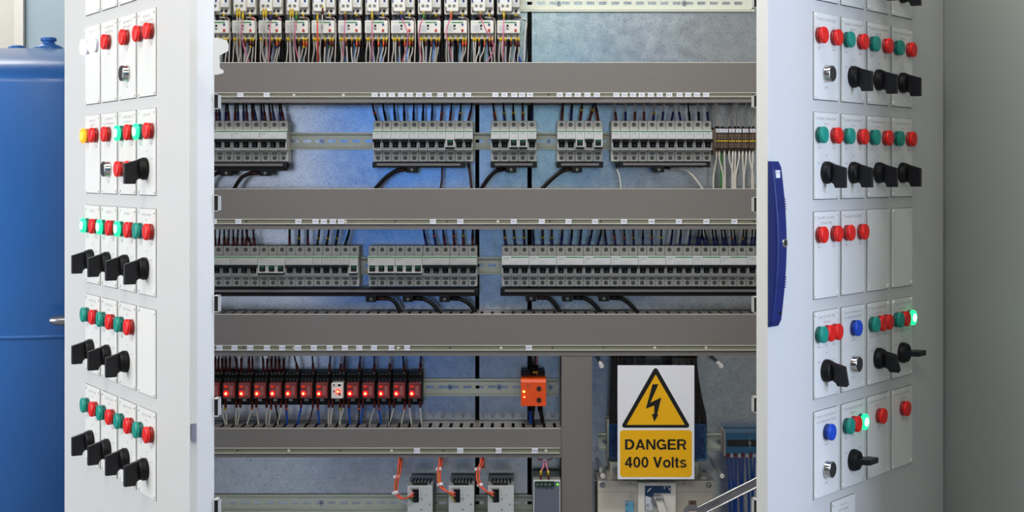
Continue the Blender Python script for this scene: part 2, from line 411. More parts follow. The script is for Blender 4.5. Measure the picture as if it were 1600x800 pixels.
def door(side):
    ang, o, L = (RD_A, RD_O, RD_L) if side == 'right' else (LD_A, LD_O, LD_L)
    T = .020 if side == 'right' else .0253
    d = thing('door', None, None, (0, 0, 0))
    d.parent = cab; d.location = (o.x, o.y+CY, 0); d.rotation_euler = (0, 0, ang)
    del_keys = [k for k in ('label', 'category') if k in d]
    z0, z1 = .11, 2.04
    # plan profile in the door's own x (left to right) and y (inwards)
    if side == 'right':
        prof = [(.0015, 0), (L-.004, 0), (L, .004), (L, T), (0, T), (0, .0015)]
    else:
        prof = [(.004, 0), (L-.034, 0), (L-.0335, .0005), (L-.0285, .0090), (L-.0280, .0104), (L-.0280, .0352), (0, .0352), (0, .004)]; T = .0352-.012
    obj('panel', MB().prism(prof, z0, z1, 'paint', 'z'), d)
    # inner reinforcing channels
    ch = MB()
    for (a, b) in ((.05, .075), (L-.075, L-.05)): ch.box(a, b, T+.012, T+.022, z0+.08, z1-.08, 'paint')
    obj('stiffener', ch, d)
    return d
dl, dr = door('left'), door('right')
# moulded handle on the right door
def make_handle():
    mb = MB(); z0, z1 = Z(511, 2.3), Z(252, 2.3); n = 28; wd = .031; bar = []
    vs = []; fs = []
    for k in range(n+1):
        t = k/n; z = z0 + (z1-z0)*t
        bow = math.sin(PI*t)
        p = .0055 + .0105*bow if 0 < k < n else .002
        xw = wd - .000
        c = .003
        pts = [(.000, 0), (.000, -p*.8), (.001, -p), (c, -p-.0012), (xw-c, -p-.0012), (xw, -p), (xw+.001, 0)]
        vs += [(a, b, z) for a, b in pts]
    m = 7
    for k in range(n):
        for j in range(m-1): fs.append((k*m+j, k*m+j+1, (k+1)*m+j+1, (k+1)*m+j))
    fs += [tuple(range(m))[::-1], tuple(range(n*m, n*m+m))]
    mb.add(vs, fs, 'handle', False)
    zz = lambda py: Z(py, 2.3)
    for py in list(range(311, 330, 4)) + list(range(434, 452, 4)):
        t = (zz(py)-z0)/(z1-z0); p = .0055+.0105*math.sin(PI*t)+.0012
        mb.box(.003, wd-.001, -p-.0012, -p+.002, zz(py)-.0008, zz(py)+.0008, 'handle')
    mb.box(.007, .019, -.0055-.013*math.sin(PI*.92)-.0022, -.004, zz(278), zz(266), 'tag')
    mb.text('DOOR', .013, -.0055-.013*math.sin(PI*.92)-.0024, zz(270), .0030, 'bluetext')
    p = .0055+.0105*math.sin(PI*.5)
    mb.cyl((.020, -p-.004, zz(380)), (.020, -p+.002, zz(380)), .0065, 'chrome', 20)
    mb.cyl((.020, -p-.0045, zz(380)), (.020, -p-.003, zz(380)), .0042, 'black', 16)
    mb.box(.0192, .0208, -p-.005, -p-.004, zz(383), zz(377), 'chrome')
    mb.box(.018, .026, -.0096, -.004, zz(493), zz(482), 'black')
    return mb
obj('handle', make_handle(), dr, (0, 0, 0), label='blue moulded swing handle with keyhole')
# hook and punched frame sections on the inner side of the doors
hk = MB()
YH = 2.262
pts = [(333, 59.5), (337, 59), (354, 62.7), (357, 70), (356.5, 79.5), (343, 86.5), (343, 106), (349.5, 110.5), (348.5, 114.5), (337, 117), (333, 116.5)]
hk.prism([(X(a, YH), Z(b, YH)) for a, b in pts], YH, YH+.002, 'paint')
ho = obj('catch_hook', hk, dl); ho.matrix_parent_inverse = (Matrix.Translation((LD_O.x, LD_O.y, 0)) @ Matrix.Rotation(LD_A, 4, 'Z')).inverted()
def frame_channel(parent, org, ang, pxa, pxb, pya, pyb, Yc):
    mb = MB(); x0, x1 = X(pxa, Yc), X(pxb, Yc); za, zb = Z(pyb, Yc), Z(pya, Yc)
    mb.box(x0, x1, Yc, Yc+.02, zb-.0008, zb, 'paint').box(x0, x1, Yc, Yc+.02, za, za+.0008, 'paint')
    e = (x1-.0008, x1) if pxa < 800 else (x0, x0+.0008)
    mb.box(e[0], e[1], Yc, Yc+.02, za, zb, 'paint'); mb.box(x0, x1, Yc+.004, Yc+.006, za+.0006, zb-.0006, 'slot')
    c = obj('frame_channel', mb, parent)
    c.matrix_parent_inverse = (Matrix.Translation((org.x, org.y, 0)) @ Matrix.Rotation(ang, 4, 'Z')).inverted()
for a, b in ((147, 170), (305, 330), (462, 488), (623, 651), (781, 806)): frame_channel(dl, LD_O, LD_A, 334, 341.5, a, b, 2.292)
for a, b in ((-10, 12), (148, 168), (308, 332), (464, 489), (621, 645), (781, 806)): frame_channel(dr, RD_O, RD_A, 1177.5, 1184, a, b, 2.318)
# small steel latch tongue in the rebate of the left door
lt = MB().prism([(-.006, -.010), (.002, -.014), (.002, .014), (-.003, .013), (-.006, .008)], -.004, .003, 'satin')
obj('latch', lt, dl, (LD_L-.026, .004, Z(679, 2.26)))

for zz in (Z(262, 2.9), Z(640, 2.9)):
    obj('hinge', MB().cyl((-.004, .016, zz-.030), (-.004, .016, zz+.030), .0085, 'paint', 16).cyl((-.004, .016, zz-.034), (-.004, .016, zz+.034), .005, 'paint', 12), dl)
# neighbouring cabinet with its own open door
nb = thing('control_cabinet', 'plain light grey cabinet at the right edge with a blank open door', 'cabinet', (.842, 2.9, 0))
obj('carcass', MB().box(.008, .8, .005, .28, .07, 2.08, 'paint', .003), nb)
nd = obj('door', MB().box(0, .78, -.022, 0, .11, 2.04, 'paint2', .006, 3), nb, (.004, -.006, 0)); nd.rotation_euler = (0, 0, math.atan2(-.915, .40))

# ------------------------------------------------------------------ control plates with lamps and knobs
def door_s(px, side):
    o, a = (RD_O, RD_A) if side == 'right' else (LD_O, LD_A)
    k = (px-800)/F; return (k*o.y - o.x)/(math.cos(a) - k*math.sin(a))
PW, PH = .0895, .1415
def plate_text(mb, lines, w):
    for i, t in enumerate(lines):
        wd = min(w*.78, len(t)*.0034)
        mb.text(t, w/2, -.00215, PH-.010-i*.0085, .0042, 'ink', wd)
_pm = {}
def lens_mesh(kind):
    if kind in _pm: return _pm[kind]
    col = {'red': 'lred', 'green': 'lgreen', 'blue': 'lblue', 'lit green': 'litgreen', 'lit white': 'litwhite', 'lit amber': 'litamber'}[kind]
    r = .0137
    a = MB().lathe((0, 0, 0), (0, -1, 0), [(.0062, r*.93), (.0066, r), (.0105, r), (.0118, r*.93), (.0124, r*.80)], col, 28)
    if kind == 'lit green': a.cyl((0, -.0120, 0), (0, -.0127, 0), r*.52, 'litgreen_core', 20)
    if kind == 'lit amber': a.cyl((0, -.0120, 0), (0, -.0127, 0), r*.55, 'litamber_core', 20)
    ring = {'red': 'lredring', 'green': 'lgreenring', 'blue': 'lbluering', 'lit green': 'lgreenring', 'lit white': 'whitering', 'lit amber': 'amberring'}[kind]
    b = MB().lathe((0, 0, 0), (0, -1, 0), [(0, r*.96), (.0050, r*.96), (.0054, r*.88), (.0066, r*.88)], ring, 28)
    _pm[kind] = (a.mesh('lens'), b.mesh('bezel')); return _pm[kind]
def knob_meshes():
    if 'k' in _pm: return _pm['k']
    b = MB().lathe((0, 0, 0), (0, -1, 0), [(0, .0185), (.006, .0185), (.0075, .0168), (.009, .0172), (.012, .0160), (.0135, .013)], 'black', 30)
    g = MB()
    # grip: deeper away from the panel, long pointer towards -z
    g.prism([(-.012, .015), (-.034, .0085), (-.036, .0080), (-.036, -.0250), (-.0185, -.0250), (-.0165, -.019), (-.012, -.016)], -.0045, .0045, 'black2', 'x')
    _pm['k'] = (b.mesh('base'), g.mesh('grip')); return _pm['k']
def button_meshes():
    if 'b' in _pm: return _pm['b']
    ring = MB().lathe((0, 0, 0), (0, -1, 0), [(0, .0142), (.002, .0142), (.003, .0136), (.0105, .0136), (.0115, .0128)], 'chrome', 28)
    cap = MB().lathe((0, 0, 0), (0, -1, 0), [(.0100, .0118), (.0118, .0118), (.0122, .0108)], 'pbblack', 28)
    _pm['b'] = (ring.mesh('bezel'), cap.mesh('cap')); return _pm['b']
_sc = MB().lathe((0, 0, 0), (0, -1, 0), [(0, .0032), (.0012, .0030), (.002, .0018)], 'plate', 12).mesh('screw')
HEADS = ['DOMESTIC HOT WATER', 'SECONDARY CT HEATING PUMP', 'CALORIFIER PRIMARY PUMP', 'CHILLER SUPPLY FAN', 'KITCHEN EXTRACT FAN', 'RAW WATER STORAGE TANK']
def plate(side, row, col, s0, zt, lamps, lower, lines, label, w=PW, h=PH):
    o, a = (RD_O, RD_A) if side == 'right' else (LD_O, LD_A)
    c, s = math.cos(a), math.sin(a)
    t = thing('control_plate', label, 'control plate', (o.x+c*s0+s*.0001, o.y+s*s0-c*.0001, zt-h), a, 'control plates on the %s door' % side)
    mb = MB().box(0, w, -.0021, -.0004, 0, h, 'plate').box(-.0010, w+.0004, -.0004, 0, -.0012, h+.0006, 'plate_edge')
    plate_text(mb, lines, w)
    lx = {1: [w/2], 2: [.0165, .0715], 3: [.0150, .0432, .0714]}
    small = {'red': 'TRIP', 'green': 'RUN', 'blue': 'START', 'lit green': 'RUN', 'lit white': 'LAMP', 'lit amber': 'FAULT'}
    def lamp(x, z, k):
        l, b = lens_mesh(k)
        p = thing('pilot_lamp', None, None, (x, -.0021, z)); p.parent = t; p['label'] = k + ' lamp'
        obj('lens', l, p); obj('bezel', b, p)
        mb.text(small[k], x, -.00215, z-.021, .0034, 'ink')
    for x, k in zip(lx.get(len(lamps), []), lamps): lamp(x, h-.037, k)
    if lower:
        if lower[0] == 'knob':
            b, g = knob_meshes(); p = thing('selector_switch', None, None, (w/2-.004, -.0021, h-.0985)); p.parent = t
            obj('base', b, p); go = obj('grip', g, p); go.rotation_euler = (0, math.radians(lower[1]), 0)
            mb.text('OFF', w/2, -.00215, h-.070, .003, 'ink'); mb.text('MAN', w*.18, -.00215, h-.083, .003, 'ink'); mb.text('AUTO', w*.80, -.00215, h-.083, .003, 'ink')
        elif lower[0] == 'button':
            b, g = button_meshes(); p = thing('push_button', None, None, (w/2, -.0021, h-.0985)); p.parent = t
            obj('bezel', b, p); obj('cap', g, p); mb.text('RESET', w/2, -.00215, h-.121, .0034, 'ink')
        elif lower[0] == 'lamps':
            for x, k in zip(lx[2][:len(lower[1])] if len(lower[1]) > 1 else [lx[2][0]], lower[1]): lamp(x, h-.0985, k)
    obj('engraved_plate', mb, t)
    for x in (.005, w-.005):
        for z in (.005, h-.005): obj('screw', _sc, t, (x, -.0021, z))
    return t
def describe(lamps, lower):
    if not lamps and not lower: return 'blank white plate'
    if not lamps: return 'plate with black knob near its foot'
    n = {'green,red': 'green and red lamps', 'red,red': 'two red lamps', 'red': 'one red lamp', 'blue': 'one blue lamp',
         'lit green,red': 'lit green and red lamps', 'green,red,red': 'green and two red lamps',
         'green,red,lit green': 'green, red, lit green lamps', 'lit white,lit white': 'two lit white lamps', 'lit amber,red': 'lit amber and red lamps'}[','.join(lamps)]
    d = 'plate with ' + n
    if lower: d += {'knob': ', black knob', 'button': ', chrome button', 'lamps': ', two below'}[lower[0]]
    return d
K = ('knob', 0); Bn = ('button',)
RR, GR, LGR = ['red', 'red'], ['green', 'red'], ['lit green', 'red']
rights = {0: [([], K), ([], K), ([], K), ([], K)],
 1: [(RR, Bn), (GR, K), (GR, K), (GR, K)], 2: [(GR, K)]*4,
 3: [(RR, None), (RR, None), ([], None), ([], None)],
 4: [(['green', 'red', 'red'], ('knob', -20)), (['blue'], Bn), (['green', 'red', 'red'], ('knob', -30)), (['green', 'red', 'lit green'], ('knob', -90))],
 5: [(['blue'], Bn), (['green', 'red', 'lit green'], ('knob', -90)), (['red'], None), (['red'], None)]}
rtext = {1: [['DOMESTIC WATER HEATER'], ['CALORIFIER 1 SECONDARY PUMP', 'DHWP-01'], ['CALORIFIER 2 SECONDARY PUMP', 'DHWP-02'], ['DHW SECONDARY RETURN PUMP', 'DHWP-03']],
 2: [['SECONDARY CT HEATING PUMP', 'P-01'], ['SECONDARY CT HEATING PUMP', 'P-02'], ['FAS HEATING PUMP', 'P-03'], ['FAS HEATING PUMP', 'P-04']],
 3: [['BOOSTED COLD WATER', 'STORAGE TANK'], ['RAW WATER STORAGE TANK'], [], []],
 4: [['C-BLOCK SUPPLY FAN', 'VAV-C02'], ['C-BLOCK SUPPLY FAN VAV-C02', 'FROST THERMOSTAT SHUTDOWN'], ['C-BLOCK EXTRACT FAN', 'VAV-C02'], ['C-BLOCK SUPPLY FAN', 'VAV-C02']],
 5: [['C-BLOCK SUPPLY FAN VAV-C02', 'FROST THERMOSTAT SHUTDOWN'], ['FOOD PREP EXTRACT FAN', 'TEF-C01'], ['FOOD PREP EXTRACT FAN', 'TEF-C01'], ['C-BLOCK SUPPLY FAN', 'VAV-C02']]}
rowname = ['cut-off row', 'row one', 'row two', 'row three', 'row four', 'row five']
r_edges = [1270.6, 1313.6, 1354.2, 1392.6]
for row, items in rights.items():
    for c, (lamps, lower) in enumerate(items):
        pos = ['nearest the handle', 'second from handle', 'third from handle', 'farthest from handle'][c]
        plate('right', row, c, door_s(r_edges[c], 'right'), CH-(17.6+156.4*(row-1)-HZ+1)*1.04e-3, lamps, lower,
              rtext.get(row, [[]]*4)[c], '%s, %s, right door, %s' % (describe(lamps, lower), rowname[row], pos))
sm = plate('right', 6, 0, door_s(1298, 'right'), CH-(17.6+156.4*5-HZ-4)*1.04e-3, [], None, ['C-BLOCK', 'SWITCHBOARD', 'VOLTAGE 400'],
           'small engraved plate alone at the bottom of the right door')
lefts = {0: [([], None)]*4,
 1: [(['lit white', 'lit white'], None), (['red'], None), (['red'], Bn), (RR, None)],
 2: [(['lit amber', 'red'], None), (['red'], Bn), (LGR, ('lamps', RR)), (LGR, K)],
 3: [(LGR, K), (LGR, K), (LGR, K), (GR, K)],
 4: [(GR, K), (GR, K), (GR, K), ([], None)],
 5: [(GR, K)]*4}
ltext = {1: [['CONTROL CIRCUIT', 'HEALTHY'], ['GAS BOILER ROOM', 'PANIC BUTTONS'], ['GAS BOILER ROOM', 'SAFETY CIRCUIT'], ['NATURAL GAS', 'LEAK DETECTION SYSTEM']],
 2: [['BOILER ROOM', 'GAS VALVE'], ['LOW COMBUSTION', 'FAN LIMIT THERMOSTAT'], ['LOW PRESSURISATION', 'SET OFF/FAULT'], ['GAS BOOSTER']],
 3: [['BOILER 01'], ['BOILER 02'], ['BOILER 03'], ['PUMP ROTATION', 'HTP']],
 4: [['PUMP ROTATION', 'P-05'], ['PUMP ROTATION', 'P-06'], ['PUMP ROTATION', 'P-07'], []],
 5: [['CIRCUIT 1 PUMP', 'P-08'], ['CIRCUIT 2 PUMP', 'P-09'], ['CIRCUIT 3 PUMP', 'P-10'], ['CIRCUIT 4 PUMP', 'P-11']]}
l_edges = [135.3, 160.6, 188.4, 217.6]
ltops = {0: -148, 1: 11, 2: 168.2, 3: 327.2, 4: 485.8, 5: 646.5}
for row, items in lefts.items():
    for c, (lamps, lower) in enumerate(items):
        pos = ['farthest left', 'second from left', 'third from left', 'rightmost'][c]
        plate('left', row, c, door_s(l_edges[c], 'left'), CH-(ltops[row]-HZ)*1.034e-3, lamps, lower,
              ltext.get(row, [[]]*4)[c], '%s, %s, left door, %s' % (describe(lamps, lower), rowname[row], pos))

# ------------------------------------------------------------------ DIN rails
def din_rail(xa, xb, py, label, screws=()):
    zc = Z(py, BP-.004); x0, x1 = (X(xa, BP) if xa > 400 else xa), X(xb, BP)
    t = thing('mounting_rail', label, 'rail', (x0, BP-.0005, zc), 0, 'slotted steel mounting rails')
    L = x1-x0; mb = MB()
    n = int(L/.025); off = .006
    # centre web made of strips around the slots
    mb.box(0, L, -.0015, 0, .0031, .0135, 'rail').box(0, L, -.0015, 0, -.0135, -.0031, 'rail')
    prev = 0
    for k in range(n):
        a = off+k*.025; b = a+.0165
        mb.box(prev, a, -.0015, 0, -.0031, .0031, 'rail')
        for q in (a, b):      # rounded slot ends
            sgn = 1 if q == a else -1
            mb.prism([(q, .0031), (q+sgn*.0013, .0031), (q, .0018)], -.0015, 0, 'rail'); mb.prism([(q, -.0031), (q+sgn*.0013, -.0031), (q, -.0018)], -.0015, 0, 'rail')
        prev = b
    mb.box(prev, L, -.0015, 0, -.0031, .0031, 'rail')
    for s in (1, -1):
        mb.box(0, L, -.0075, 0, s*.0135-.0006, s*.0135+.0006, 'rail')
        za, zb = sorted((s*.0135, s*.0175)); mb.box(0, L, -.0075, -.0065, za, zb, 'rail')
    obj('rail', mb, t)
    for px in screws:
        x = X(px, BP)-x0
        obj('fixing_screw', MB().cyl((x, -.0015, 0), (x, -.0022, 0), .0058, 'bolt', 18).cyl((x, -.002, 0), (x, -.005, 0), .0042, 'bolt', 6)
            .box(x-.0028, x+.0028, -.0053, -.0049, -.0005, .0005, 'slot').box(x-.0005, x+.0005, -.0053, -.0049, -.0028, .0028, 'slot'), t)
din_rail(-.855, 1178, 5, 'slotted steel rail behind the top row of white contactors', (873, 1069))
din_rail(-.855, 1185, 220.5, 'slotted steel rail carrying the upper row of grey breakers', (503, 857))
din_rail(-.855, 1190, 415, 'slotted steel rail carrying the lower row of grey breakers')
din_rail(-.855, 873, 605, 'slotted steel rail carrying the red relays and the orange device', (703, 780, 860))
din_rail(-.855, 838, 786, 'slotted steel rail at the bottom behind the pale power supplies', (502, 680))
din_rail(935, 1195, 690, 'slotted steel rail behind the danger sign', (946, 1123))

# ------------------------------------------------------------------ cable ducts
DF = 2.93
def duct(xa, xb, pt, pb, ps, label, tags, dots, tick=0):
    x0 = X(xa, DF) if xa > 400 else xa; x1 = X(xb, DF) if xb < 1180 else .822
    zt, zb = Z(pt, DF), Z(pb, DF); L = x1-x0; H = zt-zb
    t = thing('cable_duct', label, 'cable duct', (x0, BP-.0005, zb), 0, 'grey slotted cable ducts')
    D = BP-.0005-DF
    mb = MB().box(0, L, -.002, 0, 0, H, 'duct_dark')
    n = int(L/.0206)
    for z0, z1 in ((0.001, .0025), (H-.0025, H-.001)):
        mb.box(0, L, -.030, 0, z0, z1, 'duct_dark')
        for k in range(n+1):
            a = k*.0206; b = min(L, a+.0145)
            mb.box(a, b, -D+.006, -.030, z0, z1, 'duct_dark')
        mb.box(0, L, -D+.010, -D+.003, z0, z1, 'duct_dark')
    obj('slotted_base', mb, t)
    cv = MB().box(0, L, -D, -D+.0018, 0, H, 'duct').box(0, L, -D+.0018, -D+.009, 0, .0012, 'duct').box(0, L, -D+.0018, -D+.009, H-.0012, H, 'duct')
    cv.box(0, L, -D-.0006, -D, H-.0012, H, 'lip')
    if ps is None:
        obj('cover', cv, t); return t
    obj('cover', cv, t)
    sa, sb = Z(ps[0], DF)-zb, Z(ps[1], DF)-zb
    st = MB().box(0, L-.003, -D-.0012, -D-.0001, sb, sa, 'strip').box(0, L-.003, -D-.0032, -D-.0001, sa-.0013, sa, 'lip').box(0, L-.003, -D-.0032, -D-.0001, sb, sb+.0013, 'lip')
    for px, w in dots:
        x = X(px, DF)-x0; st.cyl((x, -D-.0012, (sa+sb)/2), (x, -D-.0022, (sa+sb)/2), .0028 if w else .0014, 'lip' if w else 'slot', 14)
    so = obj('label_strip', st, t)
    for px, s in tags:
        x = X(px, DF)-x0; h = (sa-sb)
        tg = MB().box(x-.0059, x+.0059, -D-.0040, -D-.0030, sb+.0001, sa-.0006, 'tag').text(s, x, -D-.0041, (sa+sb)/2, h*.38, 'bluetext')
        obj('marker_tag', tg, so)
    return t
t1 = [(376, 'F10'), (417, 'F12'), (585.6, 'F13'), (598.8, 'F5'), (612.5, 'F6'), (627, 'F7'), (640.5, 'F23'), (655, 'F24'), (670, 'F25'), (688, 'F26'), (703.8, 'F31'), (717.5, 'F32'), (731.5, 'F35'),
      (774, 'F36'), (788.2, 'F37'), (803.5, 'F39'), (815.5, 'F43'), (828, 'F44'), (874.5, 'F46'), (888.5, 'F47'), (902.8, 'F50'), (917.8, 'F51'), (932.5, 'F52'),
      (963, 'F57'), (975.6, 'F58'), (989, 'F59'), (1002.5, 'F60'), (1016.7, 'F61'), (1030.5, 'F62'), (1045.4, 'F63'), (1061.5, 'F64'), (1075, 'F65'), (1088.6, 'F66'), (1103, 'F67')]
t2 = [(334.5, 'F20'), (372.8, 'F27'), (466.6, 'F28'), (493.3, 'F33'), (506.2, 'F34'), (520.5, 'F35'), (533.2, 'F36'), (676.6, 'F37'), (719.3, 'F38'), (802.7, 'F39'), (846.5, 'F40'), (888.2, 'F41'), (929.6, 'F42'),
      (974.7, 'F43'), (1017.8, 'F44'), (1060.4, 'F45'), (1103.3, 'F46'), (1147, 'F47')]
t3 = [(343.5, 'K21'), (367, 'K23'), (391.4, 'K28'), (417.5, 'K30'), (441.3, 'K38'), (466.1, 'K43'), (490.8, 'K54'), (515.5, 'K55'), (539.2, 'K61'), (561.6, 'K62'), (584.7, 'K63'), (612, 'K62A'), (636.3, 'K70A'), (826.2, 'PF8')]
t4 = [(651.6, 'PS1'), (719.2, 'PS2'), (779, 'PS3'), (835.6, 'PS4')]
duct(-.86, 1200, 97.3, 160.3, (144.6, 152), 'topmost grey cable duct below the white contactors', t1, [(459.5, 1), (536.7, 1), (857, 0), (1176, 0)])
duct(-.86, 1200, 294.5, 358.4, (342, 350), 'grey cable duct between the two rows of breakers', t2, [(385, 0), (540, 1), (618, 0), (699, 0), (778, 1), (859, 0), (939, 0), (1178, 0)])
duct(-.86, 1200, 490.6, 556, (539, 547.4), 'grey cable duct below the lower breaker row', t3, [(381, 0), (460, 1), (622.3, 1), (703, 0), (783, 1), (863, 0), (943, 0), (1023, 1), (1103, 1)])
duct(-.86, 876.8, 669, 714.8, (699.3, 708), 'short grey cable duct below the red relays', t4, [(371.5, 0), (451.5, 1), (532, 0), (612, 1), (693, 0), (773, 0), (853, 1)])
# upright duct
x0, x1 = X(877.4, DF), X(925, DF); z1 = Z(556.8, DF); z0 = .4
t = thing('cable_duct', 'upright grey cable duct left of the danger sign', 'cable duct', ((x0+x1)/2, BP-.0005, z0), 0, 'grey slotted cable ducts')
D = BP-.0005-DF; hw = (x1-x0)/2
mb = MB().box(-hw, hw, -.002, 0, 0, z1-z0, 'duct_dark')
for a, b in ((-hw+.0014, -hw+.0028), (hw-.0028, hw-.0014)):
    mb.box(a, b, -.03, 0, 0, z1-z0, 'duct_dark')
    k = 0.0
    while k < z1-z0-.015: mb.box(a, b, -D+.006, -.03, k, k+.0145, 'duct_dark'); k += .0206
    mb.box(a, b, -D+.010, -D+.003, 0, z1-z0, 'duct_dark')
obj('slotted_base', mb, t)
obj('cover', MB().box(-hw, hw, -D, -D+.0018, 0, z1-z0, 'duct').box(-hw, -hw+.0012, -D+.0018, -D+.009, 0, z1-z0, 'duct').box(hw-.0012, hw, -D+.0018, -D+.009, 0, z1-z0, 'duct'), t)

# ------------------------------------------------------------------ circuit breakers
PWD = .01805; RB = BP-.008      # pole width; plane of the rail fronts
def breaker_body(n, style):
    mb = MB(); face = 'mcbface' if style != 'grey' else 'mcbface2'
    W = n*PWD
    for i in range(n):
        a, b = i*PWD+.00025, (i+1)*PWD-.00025; c = (a+b)/2
        mb.box(a, b, -.046, 0, .0212, .0405, 'mcb', .0008, 1).box(a, b, -.044, 0, -.0405, -.0190, 'mcb', .0008, 1)
        mb.box(a, b, -.058, 0, -.0190, .0212, 'mcb')
        for z in (-.0230, -.0248, -.0266): mb.box(c-.0054, c+.0054, -.0443, -.0438, z-.0005, z+.0005, 'black2')
        for z, y in ((.0330, -.0461), (-.0333, -.0441)):
            mb.cyl((c, y, z), (c, y-.0003, z), .0040, 'slot', 16)
        mb.box(a, b, -.0625, -.058, -.0150, -.0132, 'mcbface', .0003, 1).box(a, b, -.0625, -.058, -.0178, -.0160, 'mcb', .0003, 1)
        mb.box(a, a+.0030, -.0632, -.058, -.0128, .0022, face, .0005, 1).box(b-.0030, b, -.0632, -.058, -.0128, .0022, face, .0005, 1)
        mb.box(a+.003, b-.003, -.0585, -.058, -.0128, .0022, 'slot')
    mb.box(.00025, W-.00025, -.0645, -.058, .0022, .0212, face, .0006, 1)
    if n > 1 and style == 'brand':
        mb.box(W*.34, W-.0012, -.0650, -.0645, .0182, .0199, 'green'); mb.text('Schneider', W*.17, -.0647, .0190, .0026, 'green', W*.27)
    else: mb.box(.0008, W-.0008, -.0650, -.0645, .0182, .0199, 'green')
    c = PWD*.5
    mb.text('C60N', c-.001, -.0647, .0150, .0022, 'inkdark', .0085)
    for k, (l) in enumerate((.006, .004, .005)): mb.box(c-.006, c-.006+l*.6, -.0647, -.0645, .0120-k*.0022, .0124-k*.0022, 'ink')
    if n == 1:
        mb.box(c-.001, c+.0045, -.0647, -.0645, .0120, .0123, 'ink').box(c+.0045, c+.0048, -.0647, -.0645, .0060, .0123, 'ink').box(c-.004, c+.0048, -.0647, -.0645, .0060, .0063, 'ink')
    else:
        for k in range(3):
            x = W*.5-.004+k*.004
            mb.box(x-.0002, x+.0002, -.0647, -.0645, .0045, .0072, 'ink').box(x-.0002, x+.0002, -.0647, -.0645, .0090, .0115, 'ink').box(x-.0010, x+.0010, -.0647, -.0645, .0080, .0083, 'ink')
        for i in range(1, n): mb.box(i*PWD-.0001, i*PWD+.0001, -.0647, -.0645, .0022, .0185, 'ink')
    return mb.mesh('body')
def breaker_toggle(n, on):
    mb = MB(); W = n*PWD
    for i in range(n):
        c = (i+.5)*PWD
        if on: mb.box(c-.0038, c+.0038, -.066, -.0585, -.0105, 0, 'black', .0008, 1).box(c-.003, c+.003, -.0663, -.066, -.0100, -.0085, 'inkdark')
        else: mb.box(c-.0042, c+.0042, -.066, -.0585, -.0115, .0006, 'black2', .0008, 1).box(c-.0042, c+.0042, -.0663, -.066, -.0012, .0002, 'green')
    if on: mb.box(.0008, W-.0008, -.0740, -.062, -.0024, .0040, 'black', .0008, 2)
    else: mb.box(.0012, W-.0012, -.0745, -.062, -.0150, -.0118, 'black2', .0008, 2).box(.0012, W-.0012, -.0735, -.062, -.0119, -.0100, 'mcbface', .0005, 1)  # pale strip above the off bar paints in its lit top face
    return mb.mesh('toggle')
_bm = {}
def cached(k, f):
    if k not in _bm: _bm[k] = f()
    return _bm[k]
def term_screw():
    mb = MB().cyl((0, 0, 0), (0, -.0008, 0), .0027, 'screw', 14)
    mb.box(-.0026, .0026, -.0010, -.0007, -.0004, .0004, 'slot').box(-.0004, .0004, -.0010, -.0007, -.0026, .0026, 'slot')
    return mb.mesh('terminal_screw')
def breaker(px, py, n, on, label, group, style='plain'):
    Yf = RB-.0645; x = X(px, Yf); z = Z(py, Yf)
    t = thing('circuit_breaker', label, 'circuit breaker', (x, RB, z), 0, group)
    obj('body', cached(('b', n, style), lambda: breaker_body(n, style)), t)
    obj('toggle', cached(('t', n, on), lambda: breaker_toggle(n, on)), t)
    for i in range(n):
        for zz, yy in ((.0330, -.0464), (-.0333, -.0444)):
            s = obj('terminal_screw', cached('ts', term_screw), t, ((i+.5)*PWD, yy, zz)); s.rotation_euler = (0, R.uniform(0, 1.5), 0)
    return t
UP, LO = 220.3, 416.8
def bank(px, py, spec, gname, style='plain', pitch=14.2):
    x = px; i = 0; tops = []
    for (n, on) in spec:
        kind = {1: 'single-pole', 2: 'two-pole', 3: 'three-pole'}[n]
        breaker(x, py, n, on, '%s grey breaker, switch %s, %s from left in the %s' % (kind, 'up' if on else 'down', ORD[i], gname), 'breakers in the ' + gname, style)
        for k in range(n): tops.append(x+(k+.5)*pitch)
        x += n*pitch; i += 1
    return tops
BA, BB, BC, BD, BE = 'upper leftmost bank', 'upper long bank left of centre', 'upper middle bank of five', 'upper right-hand bank of five', 'upper long right bank'
BF, BG, BH = 'lower left bank', 'lower middle bank', 'lower long right bank'
s1 = lambda n, off=(): [(1, (i+1) not in off) for i in range(n)]
topA = bank(319.3, UP, [(3, True)]*3, BA, pitch=14.3)
topB = bank(582, UP, s1(11, (9,)), BB, pitch=14.27)
topC = bank(767, UP, s1(5, (3, 4)), BC, pitch=14.27)
topD = bank(870.7, UP, s1(5, (3, 5)), BD, pitch=14.27)
topE = bank(955.8, UP, s1(11), BE, pitch=14.35)
topF = bank(317.1, LO, [(3, True), (3, True), (3, False), (3, True)] + [(1, True)]*4 + [(1, False)], BF, 'grey', pitch=14.26)
topG = bank(574.5, LO, [(3, False), (3, False), (3, True), (3, True)], BG, 'grey', pitch=14.26)
topH = bank(784, LO, [(3, True)]*10, BH, 'brand', pitch=14.24)

